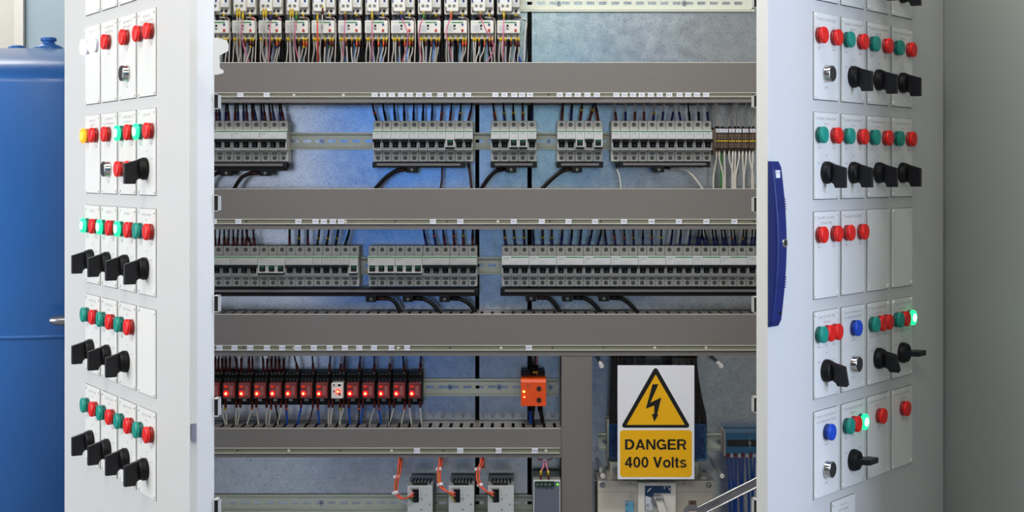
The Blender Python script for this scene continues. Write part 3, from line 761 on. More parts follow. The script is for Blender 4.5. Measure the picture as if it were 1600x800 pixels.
def busbar(pa, pb, py, label, h=.011, feeds=(), deep=False):
    Yb = RB-.050; x0, x1 = X(pa, Yb), X(pb, Yb); z = Z(py, Yb)
    t = thing('busbar', label, 'busbar', ((x0+x1)/2, Yb, z), 0, 'comb busbars below the breakers')
    hw = (x1-x0)/2
    b = MB().box(-hw, hw, 0, .020, -h, 0, 'black', .0006, 1)
    if deep: b.box(-hw, hw, .002, .018, -h-.006, -h, 'black')
    b.box(-hw, -hw+.008, -.0012, .02, -h-.0005, .0004, 'black2', .0005, 1).box(hw-.008, hw, -.0012, .02, -h-.0005, .0004, 'black2', .0005, 1)
    obj('housing', b, t)
    obj('copper_strip', MB().box(-hw+.0085, hw-.0085, -.0006, 0, -.0072, -.0026, mat('grey strip plastic', (116, 112, 112), .4)), t, label='grey insulating strip')
    return t
def feed(px, py, label):
    Yb = RB-.046; p = P(px, py, Yb)
    t = thing('feed_terminal', label, 'terminal', tuple(p), 0, 'black feed terminals under the busbars')
    obj('body', MB().box(-.0105, .0105, -.004, .016, -.0058, .0075, 'black', .0008, 1), t)
    obj('screw', MB().cyl((0, -.0042, 0), (0, -.0046, 0), .0028, 'screw', 12).box(-.0022, .0022, -.0050, -.0045, -.0004, .0004, 'slot'), t)
busbar(319, 448.5, 253.6, 'black busbar under the leftmost bank of upper breakers', feeds=(), deep=True)
busbar(582, 726, 253.2, 'long black busbar under the upper long bank left of centre')
busbar(766.5, 839, 253, 'short black busbar under the middle bank of five upper breakers')
busbar(870, 942.5, 253, 'short black busbar under the right-hand bank of five upper breakers')
busbar(967, 1110, 252.6, 'long black busbar under the long right bank of upper breakers')
busbar(317, 747.5, 450.8, 'longest black busbar under the left and middle lower breaker banks', h=.0095, deep=True)
busbar(782, 1213, 450.4, 'long black busbar under the long right lower breaker bank', h=.0095, deep=True)
# thick feed cables
def wire(pts, r, m, label, group, bands=(), name='wire', cat='wire'):
    """pts: world points; bands: (from, to, material, radius) lengths along the wire near its end"""
    V = [Vector(p) for p in pts]; o = V[0]
    w = obj(name, MB().tube([v-o for v in V], r, m), None, tuple(o), label, cat, group)
    for nm, a, b, mm, rr in bands: obj(nm, MB().tube([Vector(a)-o, Vector(b)-o], rr, mm, 8, 0), w)
    return w
FEEDU = [(354, 270.5, 'A', None), (414.5, 270.5, 'A', None), (643.8, 265.2, 'B', None), (798.5, 265, 'C', None), (901.5, 265, 'D', None), (1029.5, 265, 'E', None)]
fn = {'A': BA, 'B': BB, 'C': BC, 'D': BD, 'E': BE}
YF = RB-.040
side = {354: 'left ', 414.5: 'right '}
for px, py, g, _ in FEEDU: feed(px, py, 'small black %sfeed terminal under the %s' % (side.get(px, ''), fn[g]))
for i, px in enumerate((580, 637.5, 694.8)): feed(px, 467.3, 'small black feed terminal, %s of three under the left lower busbar' % ORD[i])
for i, px in enumerate((829.8, 886.6, 943.5)): feed(px, 466.3, 'small black feed terminal, %s of three under the right lower busbar' % ORD[i])
def thick(p, label, r=.0042, m='blackwire', sl='brownwire', ends=()):
    pts = [P(a, b, YF) for a, b in p]
    bands = [('heat_shrink', pts[0], pts[1], sl, r*1.12)] if sl else []
    wire(pts, r, m, label, 'thick feed cables below the breakers', bands, 'cable', 'cable')
thick([(348, 269), (341, 270), (332, 275), (322, 290), (318, 306)], 'thick black cable from the leftmost upper feed terminal')
thick([(405, 269.5), (391, 271), (378, 277), (368, 291), (362, 306)], 'thick black cable curving down from the second upper feed terminal')
thick([(637, 263.5), (620, 266), (603, 277), (588, 293), (578, 306)], 'thick black cable curving down left under the long upper bank')
thick([(790, 263), (777, 266), (764, 277), (753, 293), (743, 306)], 'thick black cable curving down under the middle bank of five', sl='blackwire')
thick([(893, 262.5), (880, 266), (864, 278), (849, 293), (838, 306)], 'thick black cable curving down under the right-hand bank of five')
thick([(1038, 262), (1047, 263), (1068, 265), (1082, 274), (1097, 294), (1103, 306)], 'thin white cable curving down right of the rightmost upper feed terminal', .0019, 'whitewire', 'blackwire')
for i, (x, y) in enumerate(((580, 466), (637.5, 466), (694.8, 466))):
    q = [(x+9, y), (x+24, y), (x+36, y+5), (x+45, y+20), (x+50, y+36)] if i == 0 else [(x+9, y), (x+22, y+.5), (x+37, y+8), (x+48, y+22), (x+57, y+36)]
    thick(q, 'thick black cable from the %s feed terminal, left lower busbar' % ORD[i], sl='brownwire' if i == 0 else 'blackwire')
for i, (x, y) in enumerate(((829.8, 465), (886.6, 465), (943.5, 465))):
    q = [(x+9, y), (x+23, y), (x+33, y+6), (x+47, y+25), (x+53, y+37)] if i == 0 else [(x+9, y), (x+24, y+.5), (x+38, y+8), (x+54, y+25), (x+62, y+37)]
    thick(q, 'thick black cable from the %s feed terminal, right lower busbar' % ORD[i], sl='brownwire' if i == 0 else 'blackwire')
thick([(690.5, 255), (690.8, 266), (690.5, 282), (687, 300)], 'brown wire hanging below the long upper bank left of centre', .0022, 'brownwire', None)
thick([(731, 252), (733, 262), (735, 278), (737.5, 300)], 'brown wire below the last breaker left of centre', .0026, 'brownwire', 'blackwire')
thick([(961.5, 251), (964, 264), (968, 276), (971, 300)], 'white wire with dark sleeve below the long right upper bank', .0015, 'whitewire', 'blackwire')

# short wires from the ducts into the breaker tops
YW = RB-.036
def drop(xt, yt, xb, yb, m, label, group, bands, r=.0019):
    a, b = P(xt, yt-5, YW), P(xb, yb+1.5, YW-.004)
    mid = a.lerp(b, .45) + Vector(((a-b).x*.12, 0, 0))
    bl = []
    for nm, f0, f1, mm, rr in bands:
        q = lambda f: b + (mid-b)*min(1, f/.55) if f <= .55 else mid + (a-mid)*((f-.55)/.45)
        bl.append((nm, q(f0), q(f1), mm, rr))
    wire([a, mid, b.lerp(mid, .35), b], r, m, label, group, bl)
def sleeves(c1, c2=None, h=.45):
    L = [('marker_sleeve', 0, h, c1, .0027)]
    if c2: L.append(('marker_band', h*.75, h*.95, c2, .0029))
    return L
gA = 'wires into the ' + BA
offA = [(-1, .5), (0, -1.5)]
k = 0
for i, x in enumerate(topA):
    for j, dx in enumerate((-2.2, 3.0)):
        drop(x+dx+((-2, -3) if i % 3 == 1 else (1, -4) if i % 3 == 2 else (2, -1))[j]*.6 - (4 if i > 4 else 0)*.8, 161, x+dx, 189, 'blackwire',
             'black wire, %s of two above the %s pole of the %s' % (('left', 'right')[j], ORD[i], BA), gA, sleeves('sleeve' if (i+j) % 2 else 'bsleeve'), .0018)
offs = [-9, -6.5, -3, -1.5, 0, .5, .5, 2, 2, 2.5, 6]
for i, x in enumerate(topB):
    drop(x+offs[i]+.5, 160, x, 188, 'blackwire', 'black wire above the %s breaker of the %s' % (ORD[i], BB), 'wires into the ' + BB,
         sleeves(('black', 'black', 'black2', 'black', 'black', 'black', 'bsleeve', 'sleeve', 'sleeve', 'black', 'sleeve')[i], 'ysleeve' if i in (9,) else 'osleeve' if i in (0, 7) else None))
for i, x in enumerate(topC):
    drop(x+(-4, -2, -1, 0, 1)[i], 160, x, 188, 'blackwire', 'black wire above the %s breaker of the %s' % (ORD[i], BC), 'wires into the ' + BC, sleeves(('sleeve', 'bsleeve', 'black', 'sleeve', 'bsleeve')[i], ('osleeve', 'ysleeve', 'ysleeve', 'ysleeve', None)[i]))
for i, x in enumerate(topD):
    drop(x+(2, 2, 4, 8, -5)[i], 160, x, 188, 'blackwire', 'black wire above the %s breaker of the %s' % (ORD[i], BD), 'wires into the ' + BD, sleeves(('sleeve', 'bsleeve', 'sleeve', 'sleeve', 'sleeve')[i], (None, None, 'ysleeve', 'ysleeve', None)[i], .6))
for i, x in enumerate(topE):
    drop(x+(-3, 0, 1, 1, 3, 3, 6, -5, -3, -2, -3)[i], 160, x, 188, 'greywire' if i != 8 else 'blackwire', '%s wire above the %s breaker of the %s' % ('black' if i == 8 else 'light grey', ORD[i], BE), 'wires into the ' + BE,
         sleeves(('sleeve', 'bsleeve', 'sleeve', 'sleeve', 'bsleeve', 'bsleeve', 'bsleeve', 'bsleeve', 'black', 'black', 'bsleeve')[i], 'ysleeve' if i == 4 else None, .42), .0017)
for i, x in enumerate(topF):
    if i in (6, 7, 8) or i == 17: continue
    if i > 0 and i < 6:
        for j, dx in enumerate((-2, 3)):
            if i == 0: continue
            drop(x+dx+(-1, 1)[j]*1.5-(4 if i == 5 and j == 0 else 0)+(-5 if i > 4 else 1), 358, x+dx, 385, 'brownwire' if j else 'blackwire', '%s wire, %s of two above the %s pole of the %s' % ('brown' if j else 'black', ('left', 'right')[j], ORD[i], BF), 'wires into the ' + BF, sleeves('sleeve'), .0018)
    elif i >= 9 and i < 16:
        dx = (0, 1, 0, 4, 5, 5, 9)[i-9]
        drop(x+dx, 358, x, 385, 'blackwire', 'black wire above the %s pole of the %s' % (ORD[i], BF), 'wires into the ' + BF, sleeves(('sleeve', 'black', 'sleeve', 'black', 'black', 'black', 'black')[i-9], (None, 'ysleeve', None, 'ysleeve', 'ysleeve', 'ysleeve', None)[i-9], .5), .0024)
for i, x in enumerate(topG):
    if i < 6: continue
    drop(x+(-6, -5, -4, -2, -1, 0)[i-6], 357, x, 384, 'blackwire', 'black wire above the %s pole of the %s' % (ORD[i], BG), 'wires into the ' + BG, sleeves('bsleeve' if i in (6, 7) else 'sleeve', 'ysleeve' if i in (10,) else 'osleeve' if i in (7, 9) else None, .6))
for i, x in enumerate(topH):
    if i > 27: continue
    dx = (-4, -3, -1, -1, 0, 0, 3, 4, 4, 7, 7, -3, -3, -1, -1, 0, -1, 0, 4, 3, 4, 5, -7, -4, -4, -3, 3, 3)[i]
    if i < 21:
        drop(x+dx, 357, x, 384, 'blackwire', 'black wire above the %s pole of the %s' % (ORD[i], BH), 'wires into the ' + BH,
             sleeves('bsleeve', 'ysleeve' if i in (0, 1, 2, 4, 5, 14, 17) else 'osleeve' if i in (12, 13, 16) else None, .5), .0021)
    else:
        for j, d in enumerate((-2.2, 2.6)):
            drop(x+dx+d, 357, x+d, 384, 'blackwire', 'black wire, %s of two above the %s pole of the %s' % (('left', 'right')[j], ORD[i], BH), 'wires into the ' + BH,
                 sleeves('bsleeve', 'osleeve' if i in (25,) and j == 0 else 'ysleeve' if i == 26 and j == 0 else None, .45), .0017)

# ------------------------------------------------------------------ brown terminal blocks with white wires
YT = RB-.045
def terminal(px, i, w=4.55, wide=False):
    x = X(px, YT); z = Z(219.5, YT); W = w/F*YT
    t = thing('terminal_block', 'slim brown terminal block with white marker, %s from left beside the long right breaker bank' % ORD[i], 'terminal block', (x, RB, z), 0, 'brown terminal blocks in the upper row')
    mb = MB()
    mb.prism([(0, -.026), (-.030, -.026), (-.034, -.016), (-.045, -.014), (-.045, .020), (-.040, .025), (-.030, .0265), (0, .0265)], .00015, W-.00015, 'brown', 'x')
    c = W/2
    for zz in (.0125, .0075, -.0062, -.0105): mb.cyl((c, -.0450, zz), (c, -.0455, zz), .0017, 'slot', 8)
    mb.box(c-.0018, c+.0018, -.0456, -.045, -.0025, .0040, 'black')
    obj('body', mb, t)
    obj('marker', MB().box(.0003, W-.0003, -.0475, -.040, .0160, .0235, 'tag').text(str(i+1), c, -.0476, .0198, .0030, 'inkdark', .0014), t)
    obj('jumper', MB().box(0, W, -.0472, -.0452, -.0022, .0002, 'yellow'), t)
tx = []
for g0, n in ((1118.3, 4), (1138.8, 2), (1149.3, 2), (1160.2, 2), (1171.3, 2)):
    for k in range(n): tx.append(g0+k*4.85)
for i, x in enumerate(tx): terminal(x, i)
setp(obj('end_stop', MB().prism([(0, -.027), (-.038, -.027), (-.044, -.012), (-.044, .024), (0, .027)], X(1114.5, YT), X(1118, YT), 'brown', 'x'), None, (0, RB, Z(219.5, YT))),
     'narrow brown end stop between the breakers and the brown terminal blocks', 'end stop')
YV = RB-.036
for i, (a, b) in enumerate(((1116, 1119.5), (1117.5, 1122), (1119, 1128.5), (1149, 1139.5), (1149.5, 1148.5), (1152, 1153.5), (1167.5, 1160.5), (1178, 1171), (1180, 1177))):
    pts = [P(a, 155, YV), P(a+(b-a)*.35, 170, YV-.002), P(b, 186, YV-.002), P(b, 200, YV)]
    wire(pts, .0016, 'whitewire', 'white wire, %s from left above the brown terminal blocks' % ORD[i], 'white wires above the brown terminal blocks', [('ferrule', P(b, 197, YV), P(b, 201, YV), 'slot', .002)])
for i, (a, b) in enumerate(((1119.5, 1115), (1124, 1130), (1132, 1133), (1139.5, 1146), (1145, 1144), (1149, 1148), (1155, 1149.5), (1160.5, 1162), (1166, 1163), (1171.5, 1177), (1176.5, 1175))):
    pts = [P(a, 236, YV), P(a, 248, YV-.003), P(b, 275, YV-.002), P(b, 300, YV)]
    wire(pts, .0017, 'whitewire', 'white wire, %s from left below the brown terminal blocks' % ORD[i], 'white wires below the brown terminal blocks', [('ferrule', P(a, 238, YV), P(a, 243, YV), 'tag', .002)])
wire([P(1128, 238, YV+.004), P(1127, 260, YV+.004), P(1126, 300, YV+.004)], .0019, 'gywire', 'green wire among the white wires below the brown terminal blocks', None)

# ------------------------------------------------------------------ contactors and overload relays
YC = 2.948
def contactor_body():
    mb = MB(); W = .0455
    mb.box(0, W, -.052, 0, 0, .078, 'cream', .001, 1)
    mb.box(.001, W-.001, -.060, -.052, .013, .066, 'cream', .001, 1)
    for fx in (.12, .37, .62, .82): mb.cyl((W*fx, -.0521, .0065), (W*fx, -.0525, .0065), .0030, 'slot', 14)
    for fx in (.36, .62, .86): mb.box(W*fx-.0003, W*fx+.0003, -.0525, -.0519, 0, .012, 'inkdark')
    for fx in (.80,): mb.box(W*fx, W*fx+.0042, -.0606, -.0600, .023, .045, 'blue')
    mb.box(.002, .0045, -.0606, -.0600, .022, .045, 'blue')
    mb.box(W*.70, W*.95, -.0603, -.060, .016, .0215, 'mcbface')
    return mb.mesh('body')
def aux_front():
    mb = MB(); a, b = .0055, .0290
    mb.box(a, b, -.078, -.060, .0035, .070, 'cream', .0008, 1)
    for x in (.0113, .0205): mb.cyl((x, -.0781, .0140), (x, -.0786, .0140), .0030, 'slot', 14).cyl((x, -.0785, .0140), (x, -.0790, .0140), .0022, 'screw', 12)
    mb.box(.007, .0185, -.0784, -.078, .0225, .034, 'tag').text('13NO', .0127, -.0786, .0265, .0030, 'bluetext').box(.0208, .0242, -.0784, -.078, .0215, .034, 'blue')
    return mb.mesh('auxiliary_contact')
def relay_body():
    mb = MB(); W = .0455; H = .0365
    mb.box(0, W, -.066, 0, .0108, H, 'cream', .0009, 1).box(.0004, W-.0004, -.058, 0, 0, .0108, 'cream', .0009, 1)
    mb.box(W*.33, W*.83, -.0665, -.066, H-.0052, H-.0030, 'green').text('Schneider', W*.18, -.0662, H-.0041, .0024, 'green', W*.25)
    mb.box(W*.06, W*.40, -.0662, -.066, .0135, H-.0085, 'mcbface')
    mb.box(W*.41, W*.50, -.0664, -.066, .018, H-.0085, 'black2').box(W*.43, W*.49, -.0666, -.066, .0205, .0230, 'tag')
    for k in range(3): mb.box(W*.09, W*.34, -.0663, -.066, .016+k*.0035, .0165+k*.0035, 'ink')
    for fx in (.13, .37, .62, .87): mb.cyl((W*fx, -.0581, .0058), (W*fx, -.0586, .0058), .0032, 'slot', 14).cyl((W*fx, -.0585, .0058), (W*fx, -.0590, .0058), .0020, 'screw', 12)
    for fx in (.25, .5, .75): mb.box(W*fx-.0003, W*fx+.0003, -.0584, -.058, 0, .0108, 'inkdark')
    mb.box(W, W+.0014, -.05, -.03, .017, .024, 'black')
    return mb.mesh('body')
rb = MB().box(-.0022, .0022, -.003, 0, -.0024, .0022, 'red', .0005, 1).mesh('reset_button')
bb = MB().cyl((0, -.002, 0), (0, 0, 0), .0019, 'blue', 12).box(-.0018, .0018, -.002, 0, 0, .0022, 'blue').mesh('dial')
cbody, cfront, rbody = contactor_body(), aux_front(), relay_body()
colx = [320.3, 361.4, 402.7, 444.6, 485.9, 527.6, 569.3, 610.4, 652, 693.5, 735.3, 776.7]
WPX = .0455/YC*F
YG = 2.955
for i, cx in enumerate(colx):
    where = '%s from left in the top row' % ORD[i]
    YB = RB
    x = X(cx, YC)
    t = thing('contactor', 'white motor contactor, %s' % where, 'contactor', (x, YB, Z(22.5, YB-.052)), 0, 'white contactors in the top row')
    obj('body', cbody, t); obj('auxiliary_contact', cfront, t)
    t = thing('overload_relay', 'white overload relay with green stripe and red button, %s' % where, 'overload relay', (x, YB, Z(60, YC)), 0, 'white overload relays under the contactors')
    obj('body', rbody, t); obj('reset_button', rb, t, (.0455*.80, -.066, .0168)); obj('dial', bb, t, (.0455*.80, -.066, .0278))
    # dark pins between the two
    pm = MB()
    for fx in (.15, .4, .65): pm.box(.0455*fx-.002, .0455*fx+.002, -.048, -.036, .0366, .052, 'black2')
    obj('connecting_pin', pm, t)
    # wires out of the relay bottom
    g = 'wires below the overload relays'
    W = WPX
    ends = [(.13, -.02, 'greywire', 'ysleeve'), (.22, .03, 'greywire', 'ysleeve'), (.37, .02, 'greywire', 'osleeve'), (.61, -.03, 'whitewire', 'sleeve'), (.83, -.12, 'whitewire', 'sleeve'), (.95, -.10, 'whitewire', 'sleeve')]
    for j, (fx, dx, m, slv) in enumerate(ends):
        dx += R.uniform(-.05, .05)
        if i == 10: dx = (.0, -.02, -.12, -.2, 0.1, .1)[j]
        col = R.choice(['greywire', 'whitewire', 'greywire']) if j != 3 or i not in (2, 9) else 'blackwire'
        a = cx+fx*W; b = cx+(fx+dx)*W
        pts = [P(a, 58.5, YG), P(a, 68, YG), P(a+(b-a)*.3+R.uniform(-1, 1), 80, YG+.002), P(b, 92, YG+.006), P(b+R.uniform(-2, 2), 103, YG+.010)]
        bands = [('ferrule', P(a, 58.5, YG), P(a, 64.5, YG), 'ysleeve', .0021)]
        if j >= 3: bands.append(('marker_sleeve', P(a, 64.5, YG), P(a, 73, YG), R.choice(['sleeve', 'osleeve', 'sleeve', 'brownwire']), .0019))
        elif j == 2: bands.append(('marker_sleeve', P(a, 64.5, YG), P(a, 72, YG), 'osleeve' if i < 3 else 'sleeve', .0019))
        if j == 4 and i in (1, 2, 3, 4, 7): bands.append(('marker_band', P(a, 72, YG), P(a, 75, YG), ('ysleeve', 'bsleeve', 'ysleeve', 'gywire', 'gywire')[(1, 2, 3, 4, 7).index(i)], .0022))
        wire(pts, .0014, col, '%s wire, %s below the %s overload relay' % ({'greywire': 'grey', 'whitewire': 'white', 'blackwire': 'black'}[col], ORD[j], ORD[i]), g, bands)
    for j, fx in enumerate((.2, .5, .8)):
        a = cx+fx*W; Yk = RB-.026
        wire([P(a, 57, Yk), P(a+1, 70, Yk), P(a+(-2, 0, 2)[j], 86, Yk), P(a+(-3, 1, 4)[j], 104, Yk)], .0036, 'blackwire', 'thick black motor cable, %s of three behind the %s overload relay' % (ORD[j], ORD[i]), 'black motor cables behind the overload relays', (), 'cable', 'cable')
    if i < 11:
        a = cx+W+2.6
        for j in range(2): wire([P(a-1.2+j*2.4, -40, RB-.020-.008*j), P(a-1.2+j*2.4, 30, RB-.020-.008*j), P(a-1.2+j*2.4, 70, RB-.020-.008*j), P(a-2+j*3, 104, RB-.020-.008*j)], .0032, 'blackwire', '%s of two black cables darkening the gap right of the %s contactor' % (('left', 'right')[j], ORD[i]), 'black cables darkening the gaps between contactors', (), 'cable', 'cable')  # black wires, doubled and thickened to stand in for the gaps' deep shade
    # wire leaving sideways between contactor and relay, then down the gap
    Yq = YG+.006
    pts = [P(cx+.62*W, 27, Yq), P(cx+.9*W, 28, Yq-.004), P(cx+1.03*W, 30, Yq-.006), P(cx+1.075*W, 38, Yq-.002), P(cx+1.075*W, 62, Yq), P(cx+1.05*W, 85, Yq), P(cx+1.03*W, 103, Yq+.004)]
    m = 'greywire' if i % 3 != 2 else 'blackwire'
    if i == 11: pts = [P(cx+.7*W, 27, Yq), P(cx+.95*W, 27, Yq-.004), P(cx+1.15*W, 30, Yq-.006), P(cx+1.28*W, 36, Yq), P(cx+1.30*W, 60, Yq), P(cx+1.25*W, 103, Yq+.004)]
    wire(pts, .0013, m, '%s wire looping down beside the %s overload relay' % ('grey' if m == 'greywire' else 'black', ORD[i]), 'wires looping beside the overload relays',
         [('marker_sleeve', pts[1], pts[2], R.choice(['sleeve', 'redwire', 'sleeve', 'pinkwire']), .0018)])
    wire([P(cx+.81*W, 21, Yq), P(cx+.81*W, 26, Yq), P(cx+.70*W, 28, Yq), P(cx+.5*W, 29.5, Yq)], .0012, 'blackwire', 'short black link with yellow ferrule under the %s contactor' % ORD[i], 'short links under the contactors', [('ferrule', P(cx+.81*W, 21, Yq), P(cx+.81*W, 26, Yq), 'ysleeve', .0020)])
wire([P(814, 29, YG), P(820, 30, YG-.002), P(823, 36, YG), P(820, 62, YG), P(819, 103, YG+.004)], .0014, 'whitewire', 'white wire hanging right of the last overload relay', None)
wire([P(808, 85, YG+.02), P(812, 92, YG+.02), P(816, 103, YG+.02)], .0022, 'bluewire', 'short blue wire end right below the last overload relay', None)
YP = RB-.090
def hang(pts, m, label, r=.0014, sl='sleeve'):
    p = [P(a, b, YP if b < 62 else YP+.012+(b-62)*.0006) for a, b in pts]
    wire(p, r, m, label, 'wires hanging in front of the overload relays', [('marker_sleeve', p[0]+Vector((0, 0, .006)), p[0]+Vector((0, 0, -.006)), sl, .0021), ('ferrule', p[0]+Vector((0, 0, .011)), p[0]+Vector((0, 0, .006)), 'ysleeve', .0018)])
PK = {1: [(379.5, 27), (377.5, 45), (379, 64), (383, 80), (391, 103)], 2: [(422.5, 28), (421.5, 50), (421, 75), (420, 103)], 3: [(463, 28), (461, 52), (462, 74), (469, 103)],
 5: [(539.5, 27), (538, 50), (536.5, 78), (533, 103)], 6: [(581.5, 26), (581.5, 60), (581, 103)], 7: [(627, 27), (634, 42), (637.5, 55), (635, 75), (627, 103)],
 8: [(662, 27), (656, 42), (654.5, 62), (657, 82), (659, 103)], 9: [(705, 26), (698, 45), (698, 60), (704, 80), (707.5, 103)], 10: [(750.5, 27), (760, 48), (770, 66), (771.5, 78), (758, 103)], 11: [(787.5, 25), (786.5, 60), (786.5, 103)]}
for k, p in PK.items(): hang(p, 'pinkwire', 'pink wire hanging across the %s overload relay from left' % ORD[k], sl=('sleeve', 'ysleeve', 'bsleeve', 'gywire', 'osleeve')[k % 5])
hang([(496, 30), (496, 60), (496.5, 103)], 'redwire', 'orange red wire hanging across the fifth overload relay', .0016, 'ysleeve')
hang([(504, 18), (503, 45), (500.5, 70), (499.5, 103)], 'greywire', 'grey wire hanging from the fifth contactor')
for k in (1, 2, 3):
    for j, fx in enumerate((.235, .345)):
        x = colx[k]+fx*WPX+.5
        hang([(x, 22), (x+.2, 50), (x+(.5, 2)[j]-(3 if k == 2 and j == 0 else 0), 75), (x+(2, 3)[j], 103)], 'greywire', '%s of two grey wires hanging from the %s contactor' % (('left', 'right')[j], ORD[k]), .0013, 'ysleeve')

# ------------------------------------------------------------------ plug-in relays on black sockets
YS = RB
def socket_body():
    W = .0300; mb = MB()
    mb.box(.0002, W-.0002, -.028, 0, -.034, .032, 'black', .0008, 1)
    mb.box(.0002, W-.0002, -.036, -.028, .012, .024, 'black', .0006, 1).box(.0002, W-.0002, -.040, -.028, -.032, -.020, 'black', .0006, 1)
    for k in range(4):
        x = .0050+k*.0066
        for z, y in ((.028, -.0281), (.018, -.0361)): mb.cyl((x, y, z), (x, y-.0005, z), .0021, 'black2', 10).cyl((x, y-.0004, z), (x, y-.0008, z), .0010, 'screw', 8)
        mb.cyl((x, -.0401, -.0265), (x, -.0406, -.0265), .0020, 'black2', 10)
    mb.box(.0002, .0035, -.052, -.028, -.020, .012, 'black').box(W-.0030, W-.0002, -.052, -.028, -.020, .012, 'black')
    mb.box(.011, .019, -.049, -.028, -.0235, -.019, 'screw')
    return mb.mesh('body')
def relay_housing(white):
    W = .0236; mb = MB()
    if white:
        mb.box(0, W, -.070, -.030, -.0185, .0125, 'cream', .001, 1)
        for a, b, z in ((.004, .0065, .006), (.013, .019, .006), (.004, .0065, -.006), (.0145, .0185, -.012)): mb.box(a, b, -.0703, -.070, z, z+.004, 'black2')
        return mb.mesh('housing')
    mb.box(0, W, -.070, -.030, -.0185, .0125, 'relayred', .0012, 2)
    mb.box(.0135, .0195, -.0704, -.070, -.012, .006, mat('pale relay inside', (168, 104, 98), .4))
    for k in range(4): mb.box(.0145, .0190, -.0706, -.0704, -.0100+k*.004, -.0090+k*.004, 'sleeve')
    mb.box(.0100, .0125, -.0705, -.070, .002, .009, 'lredring').box(.0205, .022, -.0705, -.070, -.013, .008, 'lredring')
    return mb.mesh('housing')
skm, rh, rhw = socket_body(), relay_housing(False), relay_housing(True)
flagm = MB().box(-.0035, .0035, -.0012, 0, -.002, .002, 'relayflag', .0004, 1).mesh('flag')
def led_mesh(c1, c2, r):
    mb = MB()
    mb.lathe((0, 0, 0), (0, -1, 0), [(0, r), (r*.35, r*.9), (r*.6, r*.6)], c1, 18)
    if c2: mb.lathe((0, -r*.55, 0), (0, -1, 0), [(0, r*.45), (r*.2, r*.3)], c2, 12)
    return mb.mesh('indicator')
ledm = led_mesh('led', 'ledcore', .0050)
YR = RB-.070
for i in range(14):
    sx = 636.2-24.2*(13-i); x = X(sx, YR+.02)
    z = Z(608.5, YR+.02)
    t = thing('relay_socket', 'black screw-terminal relay socket, %s from left in the relay row' % ORD[i], 'relay socket', (x, RB, z), 0, 'black relay sockets')
    obj('body', skm, t)
    white = i == 8
    t = thing('plug_in_relay', ('white timer relay with a red light among the red relays' if white else 'smoky red plug-in relay with lit red light, %s from left in its row' % ORD[i]), 'relay',
              (X(sx+2.4, YR), RB, Z(608.2, YR)), 0, 'plug-in relays in the relay row')
    obj('housing', rhw if white else rh, t)
    obj('indicator', ledm, t, (.0130 if white else .0062, -.0702, -.0085 if not white else -.0045))
    if not white: obj('flag', flagm, t, (.0058, -.0702, .0055))
YQ = RB-.030
tops = [(336.6, 0), (341, 1), (347, 0), (353.3, -1), (358.8, 1), (370.7, -4), (377, 0), (389, 1), (394.4, 0), (411.9, -2), (417, 2), (424, 1), (430.3, 0), (436.4, -1), (442.5, 3), (465.3, -6), (489.7, -2), (514.5, 2), (531.7, 3), (537.7, 1), (561.3, 2), (585, 0), (608.5, 2), (632, -3), (656.6, 1)]
for i, (x, dx) in enumerate(tops):
    pts = [P(x+dx, 550, YQ), P(x+dx*.7, 562, YQ), P(x, 574, YQ), P(x, 584, YQ)]
    wire(pts, .0017, 'greywire' if i % 4 == 2 else 'blackwire', '%s wire in dark red sleeve, %s from left above the relay row' % ('grey' if i % 4 == 2 else 'black', ORD[i]), 'wires above the relay row',
         [('marker_sleeve', P(x+dx*.4, 568 if i > 14 else 560, YQ), P(x, 582, YQ), 'sleeve', .0026), ('ferrule', P(x, 581.5, YQ-.001), P(x, 584, YQ-.001), 'screw', .0022)])
bots = [(345, 352, 'whitewire'), (352.5, 354, 'whitewire'), (369.5, 368, 'whitewire'), (375.5, 371, 'whitewire'), (394, 386, 'whitewire'), (400.5, 404, 'whitewire'), (416.5, 416, 'whitewire'), (423.5, 420, 'whitewire'),
        (431, 437, 'blackwire'), (439, 434, 'whitewire'), (447, 449, 'bluewire'), (470.5, 465, 'bluewire'), (489, 482, 'brownwire'), (496.5, 499, 'bluewire'), (513.8, 513, 'greywire'), (519.5, 516, 'whitewire'),
        (531.5, 532, 'greywire'), (537, 530, 'whitewire'), (545, 547, 'bluewire'), (561, 561, 'blackwire'), (567, 563, 'bluewire'), (585, 577, 'greywire'), (592, 595.5, 'bluewire'), (609, 609, 'blackwire'), (615.5, 608, 'whitewire'), (632.5, 627, 'whitewire'), (640, 643, 'whitewire'), (656.5, 659, 'whitewire')]
cn = {'whitewire': 'white', 'bluewire': 'blue', 'blackwire': 'black', 'brownwire': 'brown', 'greywire': 'grey'}
YO = RB-.044
for i, (a, b, m) in enumerate(bots):
    pts = [P(a, 622, YO), P(a, 636, YO-.002), P((a+b)/2, 650, YO-.002), P(b, 664, YO+.002), P(b, 676, YO+.004)]
    yl_ = ('marker_band', P(a, 637, YO-.002), P(a, 640, YO-.002), 'ysleeve' if i % 5 == 1 else 'osleeve', .0028)
    wire(pts, .0022 if m == 'bluewire' else .0016, m, '%s wire in dark red sleeve, %s from left below the relay row' % (cn[m], ORD[i]), 'wires below the relay row',
         [('marker_sleeve', P(a, 623, YO), P(a, 637, YO-.002), 'sleeve', .0026), yl_][:2 if i % 3 == 1 else 1])

